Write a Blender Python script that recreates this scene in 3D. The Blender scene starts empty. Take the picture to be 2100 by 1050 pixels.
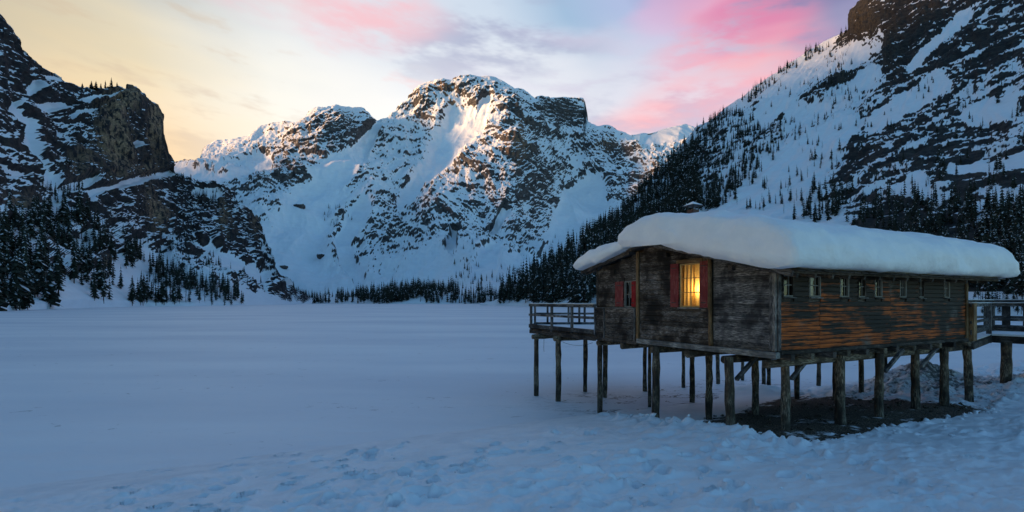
import bpy, bmesh, math, random
import numpy as np
from mathutils import Vector, Matrix

random.seed(7)
rng = np.random.default_rng(11)
scene = bpy.context.scene
col = scene.collection
R = math.radians

# ------------------------------------------------------------------ camera
F, CX, H, EZ = 1000.0, 1050.0, 618.0, 4.2      # focal length / horizon of the photograph in its pixels, eye height over the lake (m)
cam_data = bpy.data.cameras.new('camera')
cam_data.sensor_width = 36.0
cam_data.lens = 36.0 * F / 2100.0
cam_data.shift_y = (H - 525.0) / 2100.0
cam_data.clip_start = 0.1
cam_data.clip_end = 30000.0
cam = bpy.data.objects.new('camera', cam_data)
cam.location = (0, 0, EZ)
cam.rotation_euler = (R(90), 0, 0)
col.objects.link(cam)
scene.camera = cam

# ------------------------------------------------------------------ sun
SUN_AZ, SUN_EL = R(-100.0), R(8.0)             # azimuth from +Y, positive to the right
sun_dir = Vector((math.sin(SUN_AZ) * math.cos(SUN_EL), math.cos(SUN_AZ) * math.cos(SUN_EL), math.sin(SUN_EL)))
sd = bpy.data.lights.new('sun', 'SUN')
sd.energy = 4.8
sd.angle = R(12.0)
sd.color = (1.0, 0.54, 0.22)
sun = bpy.data.objects.new('sun', sd)
sun.rotation_euler = sun_dir.to_track_quat('Z', 'Y').to_euler()
col.objects.link(sun)

# ------------------------------------------------------------------ sky
world = bpy.data.worlds.new('World')
scene.world = world
world.use_nodes = True


class NT:
    """tiny expression helper for shader nodes"""
    def __init__(self, tree):
        self.t = tree
        self.n = tree.nodes
        self.l = tree.links

    def node(self, kind, **kw):
        nd = self.n.new(kind)
        for k, v in kw.items():
            setattr(nd, k, v)
        return nd

    def put(self, sock, v):
        if v is None:
            return
        if isinstance(v, bpy.types.NodeSocket):
            self.l.new(v, sock)
        elif isinstance(v, (tuple, list)) and len(v) == 3 and sock.type == 'RGBA':
            sock.default_value = (*v, 1.0)
        else:
            sock.default_value = v

    def m(self, op, a, b=None, c=None, clamp=False):
        nd = self.node('ShaderNodeMath', operation=op, use_clamp=clamp)
        for i, v in enumerate((a, b, c)):
            self.put(nd.inputs[i], v)
        return nd.outputs[0]

    def vm(self, op, a, b=None):
        nd = self.node('ShaderNodeVectorMath', operation=op)
        self.put(nd.inputs[0], a)
        self.put(nd.inputs[1], b)
        return nd.outputs['Value'] if op in ('DOT_PRODUCT', 'LENGTH', 'DISTANCE') else nd.outputs[0]

    def smooth(self, x, lo, hi, a=0.0, b=1.0):
        nd = self.node('ShaderNodeMapRange', interpolation_type='SMOOTHSTEP')
        for i, v in enumerate((x, lo, hi, a, b)):
            self.put(nd.inputs[i], v)
        return nd.outputs[0]

    def mix(self, f, a, b, mode='MIX'):
        nd = self.node('ShaderNodeMix', data_type='RGBA', blend_type=mode)
        self.put(nd.inputs[0], f)
        self.put(nd.inputs[6], a)
        self.put(nd.inputs[7], b)
        return nd.outputs[2]

    def noise(self, vec, scale, detail=4.0, rough=0.55, dist=0.0):
        nd = self.node('ShaderNodeTexNoise')
        self.put(nd.inputs['Vector'], vec)
        nd.inputs['Scale'].default_value = scale
        nd.inputs['Detail'].default_value = detail
        nd.inputs['Roughness'].default_value = rough
        nd.inputs['Distortion'].default_value = dist
        return nd.outputs[0]

    def xyz(self, v):
        nd = self.node('ShaderNodeSeparateXYZ')
        self.put(nd.inputs[0], v)
        return nd.outputs

    def comb(self, x, y, z):
        nd = self.node('ShaderNodeCombineXYZ')
        for i, v in enumerate((x, y, z)):
            self.put(nd.inputs[i], v)
        return nd.outputs[0]

    def ramp(self, f, stops):
        nd = self.node('ShaderNodeValToRGB')
        els = nd.color_ramp.elements
        while len(els) < len(stops):
            els.new(0.5)
        for e, (p, c) in zip(els, stops):
            e.position = p
            e.color = (*c, 1.0) if len(c) == 3 else c
        self.put(nd.inputs[0], f)
        return nd.outputs[0]


def lin(r, g, b):
    f = lambda c: (c / 255.0) / 12.92 if c <= 10 else (((c / 255.0) + 0.055) / 1.055) ** 2.4
    return (f(r), f(g), f(b))


def build_sky():
    w = NT(world.node_tree)
    w.n.clear()
    out = w.node('ShaderNodeOutputWorld')
    bg = w.node('ShaderNodeBackground')
    w.l.new(bg.outputs[0], out.inputs[0])
    sky = w.node('ShaderNodeTexSky', sky_type='NISHITA')
    sky.sun_disc = False
    sky.sun_elevation = SUN_EL
    sky.sun_rotation = SUN_AZ % (2 * math.pi)
    sky.altitude = 1500
    sky.air_density = 1.0
    sky.dust_density = 0.6
    sky.ozone_density = 3.0
    clear = w.mix(1.0, sky.outputs[0], (0.162, 0.178, 0.158), 'MULTIPLY')     # strength of the clear sky

    d = w.vm('NORMALIZE', w.node('ShaderNodeTexCoord').outputs['Generated'])
    x, y, z = w.xyz(d)
    az = w.m('ARCTAN2', x, y)                       # radians, 0 straight ahead, + right
    el = w.m('ARCSINE', z)
    # uneven streaks of high cloud: noise stretched along the horizon, slightly tilted
    cvec = w.comb(w.m('MULTIPLY', az, 1.0), w.m('ADD', w.m('MULTIPLY', el, 3.4), w.m('MULTIPLY', az, 0.25)), 0.3)
    n1 = w.noise(cvec, 2.6, 3.0, 0.55, 0.0)
    n2 = w.noise(w.vm('ADD', cvec, (3.1, 7.7, 1.3)), 5.5, 4.0, 0.62, 0.0)
    n3 = w.noise(w.vm('ADD', cvec, (9.1, 2.7, 4.3)), 1.6, 1.5, 0.5, 0.0)
    azw = w.m('ADD', az, w.m('MULTIPLY', w.m('SUBTRACT', n3, 0.5), 0.34))
    elw = w.m('ADD', el, w.m('MULTIPLY', w.m('SUBTRACT', n1, 0.5), 0.20))
    t = w.m('ADD', w.m('DIVIDE', azw, math.pi), 0.5)             # -90deg -> 0, +90deg -> 1
    A = lambda deg: deg / 180.0 + 0.5
    low = w.ramp(t, [(A(-75), lin(176, 158, 138)), (A(-46), lin(212, 197, 166)), (A(-36), lin(240, 222, 184)),
                     (A(-26), lin(254, 250, 238)), (A(-12), lin(252, 250, 248)), (A(8), lin(233, 231, 238)),
                     (A(28), lin(226, 216, 228)), (A(46), lin(176, 172, 205)), (A(80), lin(90, 98, 140))])
    high = w.ramp(t, [(A(-75), lin(120, 130, 140)), (A(-46), lin(180, 178, 166)), (A(-33), lin(188, 196, 200)),
                      (A(-20), lin(215, 222, 232)), (A(-5), lin(200, 214, 230)), (A(6), lin(158, 186, 214)),
                      (A(16), lin(172, 186, 220)), (A(27), lin(140, 128, 178)), (A(33), lin(92, 98, 158)), (A(46), lin(72, 84, 140)), (A(80), lin(56, 74, 128))])
    hfac = w.smooth(elw, R(17.5), R(33.0))
    veil = w.mix(hfac, low, high)
    # peach band low over the left ridge
    peach = w.m('MULTIPLY', w.smooth(elw, R(24), R(13)), w.smooth(azw, R(-22), R(-36)))
    veil = w.mix(w.m('MULTIPLY', peach, 0.75), veil, lin(252, 212, 164))

    def blob(a0, e0, ra, re, tilt=0.0):
        da = w.m('SUBTRACT', azw, R(a0))
        de = w.m('SUBTRACT', w.m('SUBTRACT', elw, R(e0)), w.m('MULTIPLY', da, tilt))
        q = w.m('ADD', w.m('POWER', w.m('ABSOLUTE', w.m('DIVIDE', da, R(ra))), 2.0),
                w.m('POWER', w.m('ABSOLUTE', w.m('DIVIDE', de, R(re))), 2.0))
        return w.smooth(q, 1.0, 0.0)

    def cloud(base, mask, noise, lo, hi, amount, colour):
        f = w.m('MULTIPLY', w.m('MULTIPLY', mask, w.smooth(noise, lo, hi)), amount)
        return w.mix(f, base, colour)

    grey = w.m('MAXIMUM', blob(-2, 28.5, 16, 5.5, 0.05), w.m('MULTIPLY', blob(14, 19.5, 15, 4.5), 0.75))
    veil = cloud(veil, grey, n2, 0.40, 0.62, 0.85, lin(166, 172, 200))
    veil = cloud(veil, blob(5, 26.0, 18, 5.0, 0.0), n1, 0.42, 0.65, 0.55, lin(232, 222, 236))
    veil = cloud(veil, blob(-21, 30.5, 14, 4.6, -0.05), n2, 0.28, 0.62, 0.85, lin(244, 190, 198))
    veil = cloud(veil, blob(-14, 24.2, 9, 2.2, -0.35), n2, 0.42, 0.60, 0.7, lin(248, 208, 208))
    veil = cloud(veil, blob(25, 25.5, 14, 7.0, 0.25), n2, 0.34, 0.64, 0.9, lin(244, 156, 176))
    veil = cloud(veil, blob(21, 29.5, 10, 3.5, 0.1), n1, 0.3, 0.6, 0.6, lin(228, 176, 208))
    veil = cloud(veil, blob(28, 27.5, 10, 3.0, 0.1), n2, 0.38, 0.62, 0.6, lin(206, 120, 168))
    veil = cloud(veil, blob(20, 22.0, 16, 3.5, 0.22), n1, 0.36, 0.60, 0.8, lin(255, 182, 186))
    veil = cloud(veil, blob(28, 18.5, 14, 3.5, 0.05), n1, 0.42, 0.62, 0.55, lin(196, 192, 214))
    # thin streaks through the bright part
    veil = cloud(veil, blob(-36, 22, 16, 14), n2, 0.50, 0.66, 0.45, lin(206, 184, 160))
    veil = cloud(veil, blob(-20, 20, 20, 9), n2, 0.52, 0.68, 0.30, lin(232, 214, 206))
    veil = cloud(veil, blob(12, 21, 26, 8, 0.05), n2, 0.50, 0.66, 0.55, lin(206, 200, 220))
    # the lit veil of cloud thins out overhead and away from the afterglow
    alpha = w.m('MULTIPLY', w.smooth(el, R(50), R(31)), w.smooth(w.m('ABSOLUTE', w.m('ADD', az, R(4))), R(100), R(48)))
    veil = w.mix(1.0, veil, (0.595, 0.595, 0.595), 'MULTIPLY')      # full white in the picture at exposure +0.85
    final = w.mix(alpha, clear, veil)
    w.l.new(final, bg.inputs[0])
    bg.inputs[1].default_value = 1.0
    world.cycles.sampling_method = 'MANUAL'
    world.cycles.sample_map_resolution = 256


build_sky()

scene.view_settings.view_transform = 'Standard'
scene.view_settings.look = 'None'
scene.view_settings.exposure = 0.85
scene.view_settings.gamma = 1.0
scene.view_settings.use_curve_mapping = False
scene.render.engine = 'CYCLES'
scene.cycles.use_denoising = True
scene.cycles.max_bounces = 6
scene.cycles.diffuse_bounces = 3
scene.cycles.sample_clamp_indirect = 4.0


# ------------------------------------------------------------------ small toolbox
_perm = np.random.default_rng(5).permutation(256).astype(np.int64)
_perm = np.concatenate([_perm, _perm])
_g3 = np.random.default_rng(6).normal(size=(256, 3))
_g3 /= np.linalg.norm(_g3, axis=1)[:, None]


def perlin(x, y, z):
    x, y, z = np.broadcast_arrays(np.asarray(x, float), np.asarray(y, float), np.asarray(z, float))
    xi, yi, zi = np.floor(x).astype(np.int64), np.floor(y).astype(np.int64), np.floor(z).astype(np.int64)
    fx, fy, fz = x - xi, y - yi, z - zi
    u, v, w = (f * f * f * (f * (f * 6 - 15) + 10) for f in (fx, fy, fz))
    xi &= 255; yi &= 255; zi &= 255
    res = 0.0
    for dx in (0, 1):
        for dy in (0, 1):
            pxy = _perm[_perm[(xi + dx) & 255] + ((yi + dy) & 255)]
            for dz in (0, 1):
                g = _g3[_perm[pxy + ((zi + dz) & 255)]]
                dot = g[..., 0] * (fx - dx) + g[..., 1] * (fy - dy) + g[..., 2] * (fz - dz)
                res = res + dot * (u if dx else 1 - u) * (v if dy else 1 - v) * (w if dz else 1 - w)
    return res * 1.5


def fbm(x, y, z, octaves=4, gain=0.5, lac=2.03):
    s, a, n = 0.0, 1.0, 0.0
    for i in range(octaves):
        s = s + a * perlin(x + 17.3 * i, y - 9.1 * i, z + 4.7 * i)
        n += a
        a *= gain
        x, y, z = x * lac, y * lac, z * lac
    return s / n


def ridged(x, y, z, octaves=4, gain=0.5, lac=2.07):
    s, a, n = 0.0, 1.0, 0.0
    for i in range(octaves):
        s = s + a * (1.0 - np.abs(perlin(x + 7.9 * i, y + 3.3 * i, z - 5.1 * i)) * 1.6)
        n += a
        a *= gain
        x, y, z = x * lac, y * lac, z * lac
    return s / n


def sstep(lo, hi, x):
    t = np.clip((x - lo) / (hi - lo), 0, 1)
    return t * t * (3 - 2 * t)


def mesh_from(name, verts, faces4=None, tris=None, mats=(), smooth=True, mat_index=None):
    verts = np.asarray(verts, np.float32).reshape(-1, 3)
    me = bpy.data.meshes.new(name)
    lists = []
    if faces4 is not None and len(faces4):
        lists.append(np.asarray(faces4, np.int32))
    if tris is not None and len(tris):
        lists.append(np.asarray(tris, np.int32))
    loops = np.concatenate([l.ravel() for l in lists])
    sizes = np.concatenate([np.full(len(l), l.shape[1], np.int32) for l in lists])
    starts = np.concatenate([[0], np.cumsum(sizes)[:-1]]).astype(np.int32)
    me.vertices.add(len(verts))
    me.vertices.foreach_set('co', verts.ravel())
    me.loops.add(len(loops))
    me.loops.foreach_set('vertex_index', loops)
    me.polygons.add(len(sizes))
    me.polygons.foreach_set('loop_start', starts)
    me.polygons.foreach_set('loop_total', sizes)
    for m in mats:
        me.materials.append(m)
    if mat_index is not None:
        me.polygons.foreach_set('material_index', np.asarray(mat_index, np.int32))
    if smooth:
        me.polygons.foreach_set('use_smooth', np.ones(len(sizes), bool))
    me.update(calc_edges=True)
    me.validate()
    return me


def grid_faces(nr, nc):
    i = np.arange(nr * nc).reshape(nr, nc)
    return np.stack([i[:-1, :-1], i[:-1, 1:], i[1:, 1:], i[1:, :-1]], -1).reshape(-1, 4)


def attr(me, name, vals):
    a = me.attributes.new(name, 'FLOAT', 'POINT')
    a.data.foreach_set('value', np.asarray(vals, np.float32).ravel())


def link(name, me, parent=None, loc=(0, 0, 0), rot=(0, 0, 0)):
    o = bpy.data.objects.new(name, me)
    o.location = loc
    o.rotation_euler = rot
    o.parent = parent
    col.objects.link(o)
    return o


def tag(o, label=None, category=None, group=None, kind=None):
    if label:
        o['label'] = label
    if category:
        o['category'] = category
    if group:
        o['group'] = group
    if kind:
        o['kind'] = kind
    return o


def empty(name, loc=(0, 0, 0), rz=0.0):
    o = bpy.data.objects.new(name, None)
    o.empty_display_size = 0.3
    o.location = loc
    o.rotation_euler = (0, 0, rz)
    col.objects.link(o)
    return o


def material(name):
    m = bpy.data.materials.new(name)
    m.use_nodes = True
    w = NT(m.node_tree)
    return m, w, w.n['Principled BSDF']
# ------------------------------------------------------------------ materials of the landscape
def mat_terrain(name, scale, tan_col, dark_col, mid_col, snow_col=(0.80, 0.84, 0.90)):
    m, w, p = material(name)
    geo = w.node('ShaderNodeNewGeometry').outputs['Position']
    rock = w.node('ShaderNodeAttribute', attribute_name='rock').outputs['Fac']
    tan = w.node('ShaderNodeAttribute', attribute_name='tan').outputs['Fac']
    n = w.noise(geo, 1.0 / scale, 5.0, 0.65)
    n2 = w.noise(w.vm('MULTIPLY', geo, (1.0, 1.0, 2.2)), 0.28 / scale, 4.0, 0.6)
    n3 = w.noise(w.vm('MULTIPLY', geo, (1.0, 1.0, 0.25)), 0.6 / scale, 4.0, 0.6)
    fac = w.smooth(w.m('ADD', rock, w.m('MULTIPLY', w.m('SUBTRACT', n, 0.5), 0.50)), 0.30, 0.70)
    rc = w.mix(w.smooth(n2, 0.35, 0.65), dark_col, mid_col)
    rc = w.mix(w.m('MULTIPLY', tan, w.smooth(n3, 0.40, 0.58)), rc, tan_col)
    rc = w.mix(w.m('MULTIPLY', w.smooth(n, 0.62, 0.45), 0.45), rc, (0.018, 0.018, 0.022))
    sc = w.mix(w.smooth(n2, 0.3, 0.8), snow_col, tuple(c * 0.93 for c in snow_col))
    w.put(p.inputs['Base Color'], w.mix(fac, sc, rc))
    w.put(p.inputs['Roughness'], w.m('ADD', w.m('MULTIPLY', fac, 0.25), 0.65))
    p.inputs['Specular IOR Level'].default_value = 0.25
    b = w.node('ShaderNodeBump')
    b.inputs['Strength'].default_value = 0.7
    b.inputs['Distance'].default_value = scale * 0.35
    w.put(b.inputs['Height'], w.m('MULTIPLY', n, w.m('ADD', w.m('MULTIPLY', fac, 0.85), 0.15)))
    w.l.new(b.outputs[0], p.inputs['Normal'])
    return m


MAT_CENTRE = mat_terrain('limestone_and_snow_far', 6.5, (0.34, 0.20, 0.11), (0.036, 0.037, 0.042), (0.115, 0.112, 0.115))
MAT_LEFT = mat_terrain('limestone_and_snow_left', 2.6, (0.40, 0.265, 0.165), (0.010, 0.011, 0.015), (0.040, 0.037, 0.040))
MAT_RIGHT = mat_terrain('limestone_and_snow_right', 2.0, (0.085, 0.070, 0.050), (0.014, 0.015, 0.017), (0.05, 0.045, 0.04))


# ------------------------------------------------------------------ mountains: real slopes, measured from the photograph
def tps(ctrl):
    ctrl = np.asarray(ctrl, float)
    X = ctrl[:, :2] / 500.0
    v = np.log(ctrl[:, 2])
    K = lambda r2: np.where(r2 > 1e-12, 0.5 * r2 * np.log(np.maximum(r2, 1e-12)), 0.0)
    n = len(X)
    r2 = ((X[:, None] - X[None]) ** 2).sum(-1)
    A = np.zeros((n + 3, n + 3))
    A[:n, :n] = K(r2) + 0.003 * np.eye(n)
    A[:n, n] = 1
    A[:n, n + 1:] = X
    A[n:, :n] = A[:n, n:].T
    c = np.linalg.solve(A, np.concatenate([v, np.zeros(3)]))

    def f(px, py):
        q = np.stack([np.ravel(px), np.ravel(py)], -1) / 500.0
        s = c[n] + q @ c[n + 1:]
        for i in range(n):
            s = s + c[i] * K(((q - X[i]) ** 2).sum(-1))
        return np.exp(s).reshape(np.shape(px))
    return f


def gblobs(px, py, blobs):
    s = np.zeros_like(px)
    for (x, y, rx, ry, ang, val) in blobs:
        ca, sa = math.cos(R(ang)), math.sin(R(ang))
        dx, dy = px - x, py - y
        a, b = (dx * ca + dy * sa) / rx, (-dx * sa + dy * ca) / ry
        s = s + val * np.exp(-(a * a + b * b))
    return s


def stroke(px, py, pts):
    """1 along a polyline of (x, y, half width)"""
    best = np.zeros_like(px)
    for (x0, y0, r0), (x1, y1, r1) in zip(pts[:-1], pts[1:]):
        vx, vy = x1 - x0, y1 - y0
        t = np.clip(((px - x0) * vx + (py - y0) * vy) / (vx * vx + vy * vy), 0, 1)
        d = np.hypot(px - x0 - t * vx, py - y0 - t * vy) / (r0 + (r1 - r0) * t)
        best = np.maximum(best, 1 - sstep(0.6, 1.25, d))
    return best


def saw(h, period, ledge=0.3):
    f = h / period
    f = f - np.floor(f)
    return np.where(f < 1 - ledge, f / (1 - ledge), (1 - f) / ledge)


class Mountain:
    def __init__(self, name, px, sky, base, ctrl, rows, relief, mat, back, snow_lo, snow_hi, kind_extra=None):
        px = np.asarray(px, float)
        sx, sy = np.array(sky, float).T
        bx, bd = np.array(base, float).T
        psky = np.interp(px, sx, sy)
        dbase = np.exp(np.interp(px, bx, np.log(bd)))
        pbase = H + (EZ + 3.0) / dbase * F            # three metres under the ice
        f = tps(ctrl)
        r = np.linspace(0, 1, rows)[:, None]
        kern = np.hanning(91)
        pad = np.pad(psky, 45, mode='edge')
        psm = np.convolve(pad, kern / kern.sum(), mode='valid')
        self.rowf = lambda rr, pb, ps, pk: pb + (pk - pb) * rr + (ps - pk) * rr ** 8
        self.psm = psm
        PY = self.rowf(r, pbase[None], psky[None], psm[None])
        PX = np.broadcast_to(px[None], PY.shape).copy()
        D = f(PX, PY)
        k = sstep(0.0, 0.10, r)                      # meet the measured shore
        D = np.exp(np.log(dbase)[None] * (1 - k) + np.log(D) * k)
        D = np.maximum.accumulate(D, axis=0)
        P = np.stack([(PX - CX) / F * D, D, EZ + (H - PY) / F * D], -1)
        # the far side of the ridge falls away behind the skyline
        nb = 14
        q = (np.arange(1, nb + 1) / nb)[:, None]
        top = P[-1][None]
        Bk = np.repeat(top, nb, 0)
        hd = top[..., :2] / np.linalg.norm(top[..., :2], axis=-1, keepdims=True)
        Bk[..., :2] = top[..., :2] + hd * (q * back)[..., None]
        Bk[..., 2] = top[..., 2] * (1 - q ** 1.3)
        self.nf = rows
        P = np.concatenate([P, Bk], 0)
        PX = np.concatenate([PX, np.repeat(PX[-1:], nb, 0)], 0)
        PY = np.concatenate([PY, PY[-1:] - 2.0 * q * nb], 0)
        N = self.normals(P)
        disp, tan, bias = relief(P, PX, PY)
        ends = sstep(0, 0.03, np.concatenate([np.broadcast_to(r, (rows, 1)), np.ones((nb, 1))], 0))
        crest = 1 - 0.42 * np.concatenate([sstep(0.90, 1.0, r), np.ones((nb, 1))], 0)     # the skyline keeps its measured line
        P = P + N * (disp * ends * crest)[..., None]
        N = self.normals(P)
        self.P, self.N, self.px, self.psky, self.pbase, self.rows = P, N, px, psky, pbase, rows
        nz = N[..., 2]
        x, y, z = np.moveaxis(P, -1, 0)
        snow = sstep(snow_lo, snow_hi, nz + bias)
        self.rock = 1 - snow
        me = mesh_from(name, P.reshape(-1, 3), grid_faces(*P.shape[:2]), mats=[mat])
        attr(me, 'rock', self.rock)
        attr(me, 'tan', np.clip(tan, 0, 1))
        self.ob = link(name, me)
        tag(self.ob, kind='structure')

    @staticmethod
    def normals(P):
        du = np.gradient(P, axis=1)
        dv = np.gradient(P, axis=0)
        n = np.cross(du, dv)
        n /= np.linalg.norm(n, axis=-1, keepdims=True) + 1e-9
        n[n[..., 2] < -0.95] *= 1
        return n

    def at(self, px, py):
        """terrain point seen at a place of the photograph"""
        c = np.interp(px, self.px, np.arange(len(self.px)))
        pb, ps = np.interp(px, self.px, self.pbase), np.interp(px, self.px, self.psky)
        pk = np.interp(px, self.px, self.psm)
        rr = np.linspace(0, 1, self.rows)
        j, i = int(round(c)), int(np.argmin(np.abs(self.rowf(rr, pb, ps, pk) - py)))
        return self.P[i, j], self.N[i, j], self.rock[i, j]


# -- the big peak at the end of the lake
def relief_centre(P, PX, PY):
    x, y, z = np.moveaxis(P, -1, 0)
    wx = PX + 14 * fbm(PX / 60, PY / 60, 3.1, 3)
    wy = PY + 14 * fbm(PX / 60, PY / 60, 8.7, 3)
    R_ = np.full_like(x, 0.55)
    R_ += gblobs(wx, wy, [(820, 480, 130, 60, 0, 0.35), (990, 480, 110, 60, 0, 0.3), (700, 275, 60, 45, 0, 0.5), (600, 360, 45, 40, 30, 0.45),
                          (530, 390, 40, 30, 0, 0.4), (1150, 230, 55, 34, 0, 0.7), (1050, 270, 22, 60, -15, 0.6), (1075, 335, 30, 50, -20, 0.55),
                          (900, 185, 75, 16, -15, 0.5), (1000, 190, 60, 22, 20, 0.3), (1250, 300, 45, 22, 0, 0.3), (1330, 350, 60, 30, -30, 0.2),
                          (960, 330, 50, 25, 0, 0.35), (860, 385, 60, 25, -20, 0.25)])
    snowy = np.zeros_like(x)
    for pts in ([(770, 265, 12), (735, 315, 20), (680, 370, 34), (640, 430, 46), (600, 500, 60), (620, 560, 80)],
                [(925, 225, 16), (950, 255, 40), (920, 300, 40), (885, 345, 24), (830, 400, 14)],
                [(1000, 210, 12), (985, 260, 16)],
                [(1215, 385, 30), (1185, 430, 52), (1165, 500, 44), (1150, 560, 50)],
                [(1130, 500, 14), (1110, 560, 30)],
                [(345, 345, 20), (440, 375, 22), (480, 365, 20), (540, 335, 22)],
                [(1400, 275, 20), (1330, 290, 16)],
                [(740, 430, 22), (700, 480, 20), (740, 545, 12)],
                [(935, 470, 9), (925, 530, 12)], [(1040, 420, 12), (1010, 470, 10)],
                [(1010, 530, 14), (990, 590, 40)], [(860, 560, 20), (900, 600, 40), (700, 600, 40)]):
        snowy = np.maximum(snowy, stroke(wx, wy, pts))
    snowy = np.maximum(snowy, sstep(530, 572, wy + 16 * np.sin(PX / 33.0)))
    R_ = np.clip(R_ * (1 - snowy), 0, 1.15)
    big = ridged(x / 620, y / 900, z / 1400 + 0.3, 4, 0.5) - 0.55
    rib = ridged((x + 0.35 * z) / 210 + 0.5 * fbm(x / 300, y / 300, z / 300, 2), y / 400, z / 520, 5, 0.6) - 0.55
    warp = fbm(x / 240, y / 240, z / 240, 3)
    warp2 = fbm(x / 70, y / 70, z / 70, 3)
    h = z + 0.42 * np.sqrt((x + 130) ** 2 + 260 ** 2) + 95 * warp + 26 * warp2
    S1 = fbm(h / 9.5, x / 42, y / 42, 3, 0.7)
    S2 = fbm(h / 52, x / 210, y / 210 + 3.3, 3, 0.55)
    flute = ridged((x + 25 * warp2) / 75, y / 120, z / 330, 3, 0.55) - 0.55
    fine = fbm(x / 13, y / 13, z / 10, 3, 0.7)
    tower = gblobs(PX, PY, [(1150, 235, 45, 26, 0, 1.0)])
    Rc = np.minimum(R_, 1)
    disp = 110 * big + (0.3 + 0.7 * Rc) * 66 * rib + Rc * (26 * S2 + 13 * S1 + 26 * flute + 8 * fine) + 3.0 * fbm(x / 90, y / 90, z / 90, 3) + 34 * (Rc - 0.55)
    disp = disp * (1 - 0.6 * tower)
    # the stepped block beside the summit is strata on strata
    disp = disp + tower * 16 * saw(z + 0.08 * x, 34.0, 0.4)
    disp = disp * (1 - 0.65 * sstep(0.0, 40.0, PY - 560))
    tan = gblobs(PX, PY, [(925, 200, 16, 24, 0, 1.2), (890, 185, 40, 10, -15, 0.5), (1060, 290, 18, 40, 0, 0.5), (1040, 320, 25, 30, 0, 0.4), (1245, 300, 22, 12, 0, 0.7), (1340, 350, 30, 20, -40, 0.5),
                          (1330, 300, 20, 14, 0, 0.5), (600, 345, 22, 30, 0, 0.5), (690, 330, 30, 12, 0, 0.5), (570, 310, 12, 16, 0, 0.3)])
    bias = 0.24 + 0.36 * snowy - 0.20 * np.clip(R_ - 0.5, 0, 1) + 0.13 * S1 + 0.14 * S2 + 0.09 * fine - 0.34 * flute - 0.30 * rib + 0.10 * (saw(h, 31.0, 0.5) - 0.5) - 0.22 * tower
    return disp, tan + 0.03, bias


SKY_C = [(300, 352), (345, 330), (378, 324), (404, 328), (420, 305), (447, 292), (480, 290), (505, 282), (530, 272), (560, 262), (590, 257),
         (612, 258), (624, 246), (640, 232), (655, 226), (668, 228), (684, 222), (712, 222), (740, 222), (754, 231), (758, 245), (766, 250),
         (774, 256), (790, 243), (810, 230), (838, 205), (850, 190), (862, 176), (880, 170), (905, 168), (930, 166), (940, 160), (965, 158),
         (1000, 156), (1018, 157), (1024, 166), (1040, 174), (1052, 185), (1066, 187), (1080, 190), (1092, 200), (1100, 208), (1104, 201),
         (1130, 202), (1160, 200), (1196, 201), (1199, 212), (1199, 230), (1204, 250), (1210, 254), (1225, 262), (1245, 260), (1258, 268),
         (1270, 278), (1290, 284), (1320, 274), (1350, 268), (1380, 262), (1404, 256), (1420, 262), (1470, 280), (1540, 320)]
centre = Mountain('mountain_centre', np.linspace(305, 1500, 860), SKY_C,
                  [(300, 1500), (500, 1250), (600, 950), (700, 850), (900, 820), (1050, 800), (1550, 900)],
                  [(345, 335, 2300), (345, 420, 1900), (450, 300, 2450), (450, 400, 1750), (560, 265, 2450), (580, 380, 1950), (600, 500, 1500), (600, 590, 1050),
                   (690, 225, 2500), (690, 330, 2150), (690, 450, 1750), (690, 560, 1250), (690, 605, 950),
                   (770, 258, 2650), (800, 350, 2250), (800, 450, 1850), (800, 540, 1500), (800, 590, 1080),
                   (930, 165, 2950), (930, 260, 2600), (930, 360, 2200), (930, 460, 1850), (930, 550, 1450), (930, 600, 1000),
                   (1060, 190, 2950), (1060, 290, 2380), (1060, 400, 2050), (1060, 500, 1800), (1060, 570, 1350), (1060, 605, 980),
                   (1150, 203, 3150), (1150, 260, 3050), (1170, 340, 2700), (1180, 430, 2350), (1160, 500, 2000), (1150, 580, 1300),
                   (1270, 285, 2800), (1280, 380, 2400), (1300, 500, 1900), (1400, 262, 2900), (1400, 380, 2300), (1500, 400, 2300), (1500, 560, 1400)],
                  350, relief_centre, MAT_CENTRE, 900, 0.50, 0.68)


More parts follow.
